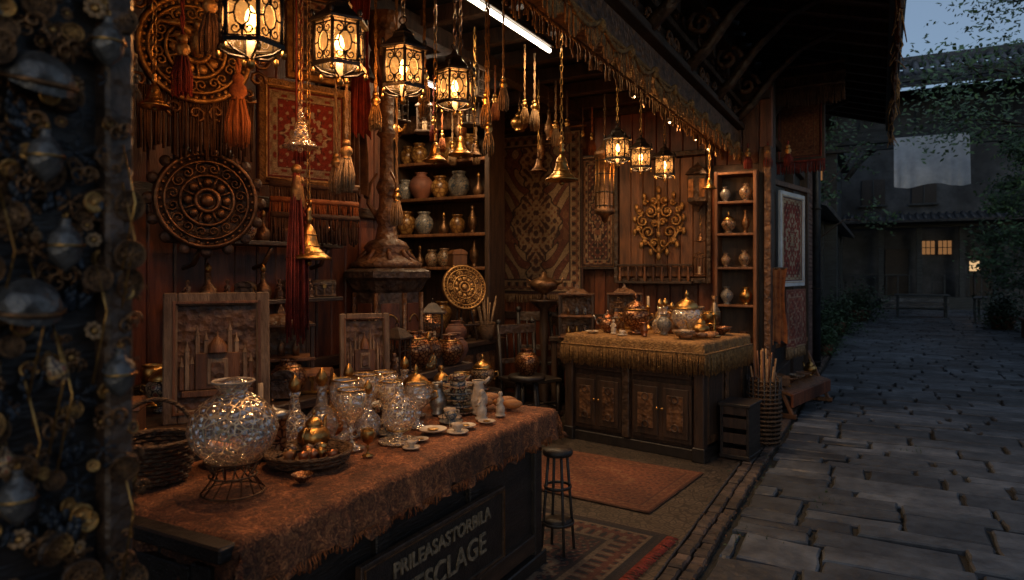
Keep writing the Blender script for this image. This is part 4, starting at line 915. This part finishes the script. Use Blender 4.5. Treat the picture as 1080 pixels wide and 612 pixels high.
for i in range(14):
    x=R.uniform(-4.2,-2.5);y=R.uniform(4.6,7.3); hang_tassel(x,y,3.43,R.uniform(.2,.45),R.uniform(.8,1.1),R.choice([RC,GC,OC,BC,CC]),BR)
# ---------------------------------------------------------------- island counter
cn=empty('carved_counter',(-1.86,6.33,.01)); cn.rotation_euler=(0,0,math.radians(-11))
W,D,H=1.3,.98,.98
b=B(); b.box((0,0,.5),(W-.06,D-.06,.88),DW); b.box((0,0,.045),(W+.03,D+.03,.09),BK); b.box((0,0,H-.02),(W+.06,D+.06,.045),DWH); b.box((0,0,H-.07),(W+.0,D+.0,.04),CDW)
for x in(-W/2,W/2):
    for y in(-D/2,D/2): b.box((x,y,.49),(.085,.085,.86),DW); b.box((x,y,.06),(.11,.11,.12),BK)
yf=-D/2
b.box((-.05,yf-.0,.5),(.07,.06,.8),CDW)
for cx,w in((-.35,.5),(.29,.56)):
    b.box((cx,yf+.012,.75),(w,.04,.17),DW); b.box((cx,yf-.01,.75),(w-.08,.02,.1),CDW); b.ball((cx,yf-.03,.75),.018,BR)
    b.box((cx,yf+.012,.37),(w,.04,.5),DW)
    for s in(-1,1):
        b.box((cx+s*w/4,yf-.012,.37),(w/2-.05,.022,.42),DW); b.box((cx+s*w/4,yf-.026,.37),(w/2-.13,.012,.3),CW)
        for z in(.25,.49): b.ring((cx+s*w/4,yf-.034,z),.03,.006,CDW,'y',12)
        b.ball((cx+s*.025,yf-.035,.4),.014,BR)
for s in(-1,1): b.box((W/2,s*.22,.45),(.02,.38,.66),CW); b.box((W/2+.012,s*.22,.45),(.012,.27,.52),DW)
b.done('counter_body',parent=cn)
draped('gold_cover',-W/2-.03,W/2+.03,-D/2-.03,D/2+.03,H+.01,.1,GC,sides=('x1','x0','y0'),wavy=.01,fold=.008,parent=cn)
b=B(); z=H-.08
fringe(b,(-W/2-.07,-D/2-.064,z),(W/2+.07,-D/2-.064,z),.17,330,GC,.004,True,.05,9); fringe(b,(W/2+.07,-D/2-.05,z),(W/2+.07,D/2,z),.17,240,GC,.004,True,.05,7); fringe(b,(-W/2-.07,-D/2-.05,z),(-W/2-.07,D/2,z),.17,120,GC,.005)
b.done('cover_fringe',parent=cn)
def onc(n,x,y,s=1,rz=None):
    c=math.cos(math.radians(-11));q=math.sin(math.radians(-11)); return put(n,-1.86+x*c-y*q,6.33+x*q+y*c,H+.026,s,rz)
for a in(('copper_teapot',-.42,-.2,.85,0),('silver_teapot',-.55,0,.8,200),('lidded_pot',-.12,-.2,1.15,0),('gilded_decanter',.0,.05,1.1,0),('brass_decanter',.1,.1,1.,0),('glass_decanter',-.02,.2,1.1,0),('lidded_glass_jar',.32,-.05,1.25,0),('painted_vase',.12,-.1,.8,0),('brass_goblet',.46,.1,1,0),('white_pitcher',-.3,.15,1.,0),('brass_teapot',.5,-.15,.8,180),('wooden_figurine',.2,.2,1.2,0),('carved_figurine',-.28,-.33,.8,0),('painted_bowl',.42,-.33,.9,0),('copper_bowl',.52,.25,.9,0),('saucer',-.5,-.36,.9,0),('jewellery_chest',-.48,.25,1.1,10),('cream_jar',.25,.33,1.1,0),('amber_jar',-.1,.36,1.1,0),('brass_candlestick',.56,.0,1.,0),('cage_lantern',-.6,.3,1.,0),('copper_pitcher',.05,-.35,.7,0),('white_teacup',-.15,-.4,.7,0),('bronze_figurine',-.38,-.02,1.1,0),('crystal_goblet',-.2,.02,.9,0),('bronze_vase',.4,.38,1.,0),('brass_candlestick',-.3,.38,1.1,0)): onc(*a)
b=B()
for i in range(14): b.ball((R.uniform(-.15,.15),R.uniform(-.1,.1),.025+R.uniform(0,.035)),.032,R.choice([BREAD,BREAD,CW]),(1.7,.7,.7),10,6)
b.done('bread_pile',(-1.4,6.0,H+.022),20)
b=B(); 
for s in(-1,1):
    b.box((s*.13,0,.26),(.03,.36,.52),BK)
for z in(.05,.2,.35,.48): b.box((0,-.17,z),(.23,.02,.1),DW); b.box((0,.17,z),(.23,.02,.1),BK)
b.box((0,0,.53),(.32,.4,.03),BK); b.box((0,0,.02),(.3,.38,.04),BK); b.done('slatted_crate',(-1.06,6.06,.02),-8,.85)
b=B()
for i in range(15):
    r=.12+.012*math.sin(i*.25); b.ring((0,0,.02+i*.034),r,.011,WK,'z',26,4)
for i in range(18): a=2*pi*i/18; b.tube([(.115*math.cos(a),.115*math.sin(a),.0),(.13*math.cos(a),.13*math.sin(a),.53)],.008,BK,4)
for i in range(22): a=R.uniform(0,6.3);r=R.uniform(0,.09); b.tube([(r*.5*math.cos(a),r*.5*math.sin(a),.1),(r*1.4*math.cos(a),r*1.4*math.sin(a),R.uniform(.58,.75))],.007,R.choice([WW,CC,BK]),4)
b.done('wicker_bin',(-.95,6.62,.02),scale=1.15)
# ---------------------------------------------------------------- textile rack
rk=empty('textile_display_rack',(-.95,8.55,0)); rk.rotation_euler=(0,0,math.radians(-12))
b=B()
for y in(-.65,.65):
    b.box((0,y,1.3),(.05,.05,2.6),DW); b.box((.13,y,.32),(.04,.04,.66),WW,RY(-24)); b.box((.1,y,.03),(.4,.05,.05),WW)
b.box((0,0,2.58),(.06,1.4,.06),WW); b.box((.1,0,.3),(.32,1.36,.03),WW,RY(14)); b.box((.26,0,.2),(.03,1.36,.14),WWP); b.box((0,0,.75),(.04,1.3,.05),WW)
b.done('rack_frame',parent=rk)
q=framed('framed_textile',.7,.95,rugfn(PW,34,1.2,.12,.36),(.07,-.1,1.95),(0,0,pi/2),WC,ST,.06,80,100); q.parent=rk
panel('draped_textile',.64,.66,rugfn([(.36,.1,.06),(.2,.04,.03),(.3,.12,.08),(.45,.3,.2),(.3,.08,.05)],40,.5),None,60,60,(.1,-.05,1.05),(0,0,pi/2),rk,wave=.012)
b=B(); fringe(b,(.1,-.37,.72),(.1,.27,.72),.12,50,CC,.006); b.done('textile_fringe',parent=rk)
for i,n in enumerate(['jewellery_chest','copper_bowl','painted_bowl','wooden_bowl','brass_teapot']):
    o=put(n,.1,-.5+i*.24,.33,.8); o.parent=rk
drape('orange_sash',(-.98,7.78,1.62),.28,.8,OC,50,3,.03)
framed('hanging_tapestry_sign',.46,.62,rugfn(PO,50,.9,.18,.3),(-.86,8.9,3.28),(0,0,math.radians(-8)),DW,RC,.05,60,80,fr=.14)
b=B(); b.box((-.86,8.9,3.72),(.9,.04,.04),DW)
for x in(-1.05,-.67): b.tube([(x,8.9,3.72),(x,8.9,3.6)],.006,IR,5)
b.done('sign_bracket')
b=B()
for k in range(3): fringe(b,(-1.25,8.3,3.9-.12*k),(-.35,8.3,3.9-.12*k),.2,90,BC,.01)
b.done('fringed_banner')
b=B()
for x in(-1.25,-1.05,-.85): tassel(b,(x,7.6,2.95),.05,1.1,RC,GD,.12)
b.done('red_tassel_row')
# ---------------------------------------------------------------- rugs
def rug(name,W,H,loc,rz,fn,nx,ny,fr=None):
    e=empty(name,loc); e.rotation_euler=(0,0,math.radians(rz))
    p=panel('pile',W,H,fn,None,nx,ny,(0,0,0),(-pi/2,0,0),e,wave=.0015)
    b=B(); b.box((0,0,-.006),(W+.01,H+.01,.006),BC,ch=.001)
    if fr:
        for i in range(int(H/.014)):
            y=-H/2+i*.014; b.tube([(W/2,y,0),(W/2+.03,y+R.uniform(-.01,.01),.004),(W/2+.07,y+R.uniform(-.015,.015),-.004)],.0045,fr,3)
            b.tube([(-W/2,y,0),(-W/2-.07,y+R.uniform(-.01,.01),-.004)],.0045,fr,3)
    b.done('backing',parent=e)
rug('floor_rug',1.3,1.05,(-1.92,4.92,.026),-6,rugfn(PO,55,.4,.1,.25),150,130)
rug('floor_rug',1.5,1.65,(-1.93,3.25,.026),-5,rugfn(PD,60,1.5,.2,.3),230,250,RC)
# ---------------------------------------------------------------- ornament pillar
pl=empty('ornament_pillar')
b=B(); b.box((-1.57,.33,1.8),(.7,.84,3.6),BK); b.box((-1.21,.735,1.8),(.05,.05,3.6),CDW); b.done('pillar',parent=pl)
def snow(b,r,m):
    for i in range(6):
        a=pi/3*i; c,s=math.cos(a),math.sin(a); b.tube([(0,0,0),(r*c,0,r*s)],r*.06,m,5)
        for q in(.45,.7):
            for d in(-1,1): b.tube([(r*q*c,0,r*q*s),(r*q*c+r*.28*math.cos(a+d*.8),0,r*q*s+r*.28*math.sin(a+d*.8))],r*.045,m,4)
        b.ball((r*c,0,r*s),r*.08,m,(1,1,1),6,4)
    b.ball((0,0,0),r*.16,m)
def flower(b,r,m):
    for i in range(8):
        a=pi/4*i; b.ball((r*.6*math.cos(a),0,r*.6*math.sin(a)),r*.27,m,(1,.5,1),8,5)
    b.ball((0,-r*.1,0),r*.3,GD,(1,.6,1),8,5)
orn=[]
for i,(k,m) in enumerate((('s',BL),('s',BZ),('f',CC),('f',BZ),('m',BZ),('b',SHELL),('b',POT1),('h',SHELL),('c',GD),('t',BZ),('g',BL),('m',GD),('c',CW))):
    b=B()
    if k=='s': snow(b,.05,m)
    if k=='f': flower(b,.035,m)
    if k=='m': medallion(b,.05,m,CDW,6)
    if k=='b':
        b.lathe([(0,-.06),(.012,-.05),(.03,-.03),(.036,0),(.03,.025),(.014,.042),(.01,.05),(.012,.06),(0,.062)],m,seg=16); b.ring((0,0,.068),.008,.002,BR,'y',8); b.ring((0,0,0),.037,.003,BR,'z',16)
    if k=='h':
        b.lathe([(.07,0),(.066,.02),(.05,.045),(.025,.06),(0,.064)],m,seg=24,rot=RX(20)); b.ring((0,0,0),.07,.006,BZ,'z',24)
    if k=='c':
        b.lathe([(0,0),(.032,0),(.034,.004),(.03,.008),(.026,.005),(0,.005)],m,seg=20,rot=RX(90)); b.ball((0,-.006,0),.01,m); b.ring((0,-.005,0),.028,.004,BR,'y',18)
    if k=='t':
        for j in range(5): b.tube(spiral(R.uniform(-.03,.03),R.uniform(-.03,.03),.03,1.2,R.choice([-1,1]),R.uniform(0,6),-.005*j,12),.004,m,4)
    if k=='g':
        for j in range(16):
            a=R.uniform(0,6.28); b.ball((.035*math.cos(a)*R.random(),-.01*R.random(),.05*math.sin(a)*R.random()),.011,m,(1,.5,1.8),6,4)
    orn.append(b.mesh('ornament'))
small=[0,0,1,1,2,3,4,6,8,9,9,10,10,11,12,8,4,3,9,10]
for i in range(780):
    z=R.uniform(.75,2.4); y=R.uniform(.25,.765); me=orn[R.choice(small)]
    inst(me,'ornament',(-1.214+R.uniform(0,.035),y,z),0,R.uniform(.28,.62),(R.uniform(-.3,.3),R.uniform(-.5,.5),pi/2+R.uniform(-.5,.2)),pl)
for y,z in((.6,1.9),(.58,1.54)): inst(orn[7],'ornament',(-1.185,y,z),0,.75,(.2,0,pi/2),pl)
for y,z in((.63,1.64),(.6,1.78),(.7,1.99),(.56,1.25),(.72,1.42)): inst(orn[5],'ornament',(-1.165,y,z),0,.72,None,pl)
b=B()
for i in range(14):
    y=R.uniform(.35,.76);z=R.uniform(1,2.2); b.tube([(-1.18,y,z),(-1.175,y+.02,z-.1),(-1.165,y-.01,z-.22)],.002,BR,4)
b.done('cords',parent=pl)
for (x,y,z,n,s) in((-2.45,1.35,1.35,'wicker_basket',1.3),(-2.5,1.5,1.7,'wooden_figurine',1.4),(-2.7,1.45,2.4,'wooden_lantern',.8),(-2.75,1.6,1.9,'copper_pot',.8)):
    o=put(n,x,y,z,s); b=B(); b.tube([(0,0,.1),(0,0,(3.43-z)/s)],.004,BZ,4); b.done('cord',parent=o)
# ---------------------------------------------------------------- far buildings
gh=empty('gatehouse')
b=B()
for x in(-1.3,3.9,7.0): b.box((x,22,2.6),(.35,.35,5.2),BLW)
b.box((2.6,22,5.4),(8.6,.3,.42),BLW); b.box((2.6,21.75,5.05),(8.6,.14,.16),BLW); b.box((2.6,22.2,6.1),(8.2,.1,1.1),PLAS)
for i in range(12): b.box((-1.2+i*.7,22.1,6.1),(.1,.08,1.1),BLW)
for x in(-.9,3.5): b.tube([(x,22,4.2),(x+(.35 if x<0 else -.35),22,4.7),(x+(.8 if x<0 else -.8),22,5.1)],.08,BLW,6)
for i in range(15): b.box((-1.4+i*.6,21.4,6.5),(.1,1.4,.1),BLW,RX(-14))
for i in range(34): 
    x=-1.7+i*.26; b.tube([(x,20.8,6.72),(x,22.3,7.15),(x,24,7.9)],.09,TILE,6)
b.box((2.6,20.75,6.62),(8.9,.1,.14),BLW); b.box((2.6,24,7.9),(8.8,.3,.3),TILE); b.box((2.6,22.4,7.05),(8.7,3.3,.05),TILE,RX(21))
b.done('frame_and_roof',parent=gh)
def canvas():
    b=B(); nx=40;nz=16;V=[];F=[]
    for j in range(nz+1):
        for i in range(nx+1): u=i/nx;v=j/nz; V.append((.3+1.7*u,21.0-.3*v+.05*math.sin(u*30+math.sin(u*7)*2)*v,5.15-1.35*v-.05*math.sin(u*9)*v))
    for j in range(nz):
        for i in range(nx): a=j*(nx+1)+i; F.append((a,a+1,a+nx+2,a+nx+1))
    b.add(V,F,WC,True); b.tube([(.2,21.02,5.16),(2.1,21.02,5.16)],.03,BLW,6); b.tube([(.3,21.02,5.16),(.3,21.75,5.3)],.02,BLW,6); b.tube([(2.,21.02,5.16),(2.,21.75,5.3)],.02,BLW,6); b.done('canvas_awning')
canvas()
fh=empty('far_house')
b=B(); b.box((2.5,34,4.2),(12,.3,8.4),PLAS); b.box((2.5,33.6,.25),(9,1.2,.5),BLW)
for i in range(3): b.box((1.2,32.8-.3*i,.36-.13*i),(2.4,.3,.13),SLATE)
for x in(-1.6,0.,1.4,2.9,4.4,6): b.box((x,33.2,1.9),(.2,.2,3.),BLW)
b.box((2.5,33.2,3.5),(9.,.3,.25),BLW); b.box((2.5,32.7,3.75),(9.6,1.6,.1),TILE,RX(12)); b.box((2.5,33.5,8.5),(12.5,1.6,.14),TILE)
for i in range(36): b.tube([(-2.2+i*.27,31.95,3.66),(-2.2+i*.27,33.45,3.98)],.07,TILE,5)
for i in range(22): b.box((-1.9+i*.42,33.2,.95),(.05,.05,.9),BLW)
b.box((-.2,33.2,1.4),(2.4,.08,.07),BLW); b.box((4.6,33.2,1.4),(3.2,.08,.07),BLW)
for x0 in(1.75,2.35):
    b.box((x0,33.82,2.55),(.5,.04,.6),WIN)
    for k in range(4): b.box((x0-.25+k*.167,33.78,2.55),(.03,.04,.64),BLW)
    for k in range(3): b.box((x0,33.775,2.25+k*.3),(.54,.03,.03),BLW)
b.box((.6,33.82,1.5),(.9,.05,2.),BK); b.box((3.6,33.82,1.5),(.8,.05,1.9),BK)
for x in(-.3,1.6): 
    b.box((x,33.8,5),(.9,.06,1.1),BK); b.box((x,33.75,5),(.04,.05,1.1),BLW); b.box((x,33.75,4.4),(1.1,.14,.08),BLW)
b.done('walls_and_porch',parent=fh)
b=B(); b.box((3.0,30.,1.75),(.3,.05,.36),WINB); b.M=Matrix.Translation((3,30,1.75)); frame(b,.4,.46,.04,.08,BK); b.M=Matrix.Identity(4); b.tube([(3.,30,0),(3.,30.,1.55)],.04,IR,6); b.done('lit_signboard')
b=B(); b.box((0,0,.75),(1.6,.7,.05),BLW)
for x in(-.7,.7):
    for y in(-.28,.28): b.box((x,y,.37),(.07,.07,.74),BLW)
b.box((0,0,.3),(1.4,.05,.06),BLW); m=b.mesh('wooden_trestle_table'); inst(m,'wooden_trestle_table',(1.2,27,.0)); inst(m,'wooden_trestle_table',(2.9,25.5,0),80)
b=B(); b.box((-3.2,24.5,3.),(3.4,17,6.),PLAS); b.box((-1.35,24.5,3.1),(.7,17.2,.1),TILE,RY(14)); b.box((-1.45,24.5,5.9),(.5,17.4,.12),TILE)
for y in range(17,33,2): b.box((-1.47,y,1.5),(.1,.14,3.),BLW); b.box((-1.48,y+1,1.7),(.06,1.1,1.3),BK); b.box((-1.45,y+1,1.7),(.05,.05,1.3),BLW)
for y in(18,21,24): b.box((-1.48,y,4.6),(.06,.9,1.),WIN if y==21 else BK); b.box((-1.44,y,4.6),(.05,.05,1.),BLW)
b.done('row_house')
b=B()
z=0
while z<2.2:
    y=-3+(0 if int(z/.11)%2 else -.15)
    while y<21:
        b.box((4.35,y+.15,z+.05),(.22,.29,.1),BRK2,ch=.006); y+=.3
    z+=.11
b.box((4.35,9,2.25),(.36,24.2,.08),SLATE); b.done('garden_wall')
def tree(name,loc,h,spread,nleaf,leafs,lsz=.06,seed=1,trunk=.12,limbs=9,t0=.38):
    rr=random.Random(seed); b=B(); tips=[]
    P=[(0,0,0),(rr.uniform(-.1,.1),rr.uniform(-.1,.1),h*.3),(rr.uniform(-.25,.25),rr.uniform(-.2,.2),h*.62),(rr.uniform(-.3,.3),0,h*.92)]
    b.tube(P,trunk,BARK,9,r2=trunk*.25)
    for i in range(limbs):
        t=t0+(.96-t0)*i/limbs; k=t*3; j=min(2,int(k)); f=k-j; A=Vector(P[j])*(1-f)+Vector(P[j+1])*f
        a=i*2.4+rr.uniform(-.4,.4); L=spread*(1.15-t*.6)*rr.uniform(.75,1.15)
        C=A+Vector((L*.5*math.cos(a),L*.5*math.sin(a),h*.07)); E=A+Vector((L*math.cos(a),L*math.sin(a),h*rr.uniform(.05,.16)))
        b.tube([A,C,E],trunk*.38,BARK,6,r2=trunk*.08)
        for q in range(6):
            a2=a+rr.uniform(-1.1,1.1); s=C+(E-C)*rr.random(); T2=s+Vector((math.cos(a2)*L*.4,math.sin(a2)*L*.4,rr.uniform(-.1,.35)*h*.2)); b.tube([s,(s+T2)/2+Vector((0,0,.05)),T2],trunk*.1,BARK,4,r2=.004); tips+=[T2,(s+T2)/2]
        tips.append(E)
    for i in range(nleaf):
        c=rr.choice(tips); sg=spread*.11; p=Vector(c)+Vector((rr.gauss(0,sg),rr.gauss(0,sg),rr.gauss(0,sg*.7)))
        d=Vector((rr.gauss(0,1),rr.gauss(0,1),rr.gauss(0,.6))).normalized(); u=d.orthogonal().normalized(); s=lsz*rr.uniform(.6,1.3)
        b.add([p,p+d*s*.5+u*s*.28,p+d*s,p+d*s*.5-u*s*.28],[(0,1,2,3)],leafs[0] if rr.random()<.65 else leafs[1])
    b.done(name,loc)
tree('garden_tree',(5.2,16.8,0),9.8,4.2,13000,(LEAF2,LEAF),.12,3,.2,limbs=16)
tree('planter_shrub',(3.45,19.6,.4),4.4,1.4,11000,(LEAF,LEAF2),.11,5,.06,limbs=24,t0=.1)
tree('planter_shrub',(3.7,17.4,.4),2.6,.8,4500,(LEAF,LEAF2),.1,8,.05,limbs=16,t0=.1)
tree('street_tree',(-1.2,15.8,0),6.4,1.1,1600,(LEAF,LEAF),.1,9,.06,limbs=12)
b=B(); b.box((0,0,.22),(.9,1.2,.44),TERRA); b.box((0,0,.44),(1.,1.3,.06),TERRA); b.box((0,0,.46),(.8,1.1,.04),SOIL); m=b.mesh('planter_box'); inst(m,'planter_box',(3.4,19.6,0)); inst(m,'planter_box',(3.7,17.6,0))
b=B()
for i in range(1400):
    x=R.gauss(0,.12);y=R.gauss(0,.2);z=abs(R.gauss(.25,.16)); s=.05; a=R.uniform(0,6.3); b.add([(x,y,z),(x+s*math.cos(a),y+s*math.sin(a),z+.02),(x+s*1.4*math.cos(a+.4),y+s*1.4*math.sin(a+.4),z+.03),(x+s*.6*math.cos(a+.8),y+s*.6*math.sin(a+.8),z)],[(0,1,2,3)],LEAF)
b.lathe([(0,0),(.14,0),(.18,.2),(.17,.2),(0,.16)],TERRA,seg=16); m=b.mesh('potted_plant'); inst(m,'potted_plant',(-.95,14.2,0)); inst(m,'potted_plant',(-1.1,16.4,0),40,1.3); inst(m,'potted_plant',(-1.0,19,0),80,1.5); inst(m,'potted_plant',(2.9,22.6,0),10,1.8); inst(m,'potted_plant',(-.6,24,0),60,1.8)
# ---------------------------------------------------------------- sky, sun, camera
w=bpy.data.worlds.new('World'); sc.world=w; w.use_nodes=True; nt=w.node_tree
bg=nt.nodes['Background']; sk=nt.nodes.new('ShaderNodeTexSky'); sk.sky_type='NISHITA'; sk.sun_disc=False
el=math.radians(6); ro=math.radians(150); sk.sun_elevation=el; sk.sun_rotation=ro; sk.ozone_density=4; sk.dust_density=1.5
ad=nt.nodes.new('ShaderNodeMix'); ad.data_type='RGBA'; ad.blend_type='ADD'; ad.inputs[0].default_value=1; ad.inputs[7].default_value=(1.65,1.8,1.95,1)
nt.links.new(sk.outputs[0],ad.inputs[6]); nt.links.new(ad.outputs[2],bg.inputs[0]); bg.inputs[1].default_value=.1
l=bpy.data.lights.new('sun','SUN'); l.energy=.04; l.angle=math.radians(15); l.color=(.8,.85,1)
o=bpy.data.objects.new('sun',l); sc.collection.objects.link(o)
dv=Vector((math.sin(ro)*math.cos(math.radians(40)),math.cos(ro)*math.cos(math.radians(40)),math.sin(math.radians(40)))); o.rotation_euler=dv.to_track_quat('Z','Y').to_euler()
cam=bpy.data.cameras.new('camera'); co=bpy.data.objects.new('camera',cam); sc.collection.objects.link(co)
co.location=(0,0,1.6); co.rotation_euler=(pi/2,0,math.radians(28.4)); cam.lens=24; cam.sensor_width=36; cam.shift_y=-.0194; cam.clip_start=.05; cam.clip_end=1000
cam.dof.use_dof=True; cam.dof.focus_distance=4.2; cam.dof.aperture_fstop=2.8
sc.camera=co
sc.view_settings.view_transform='Standard'; sc.view_settings.look='None'; sc.view_settings.exposure=0
print('objects',len(bpy.data.objects))
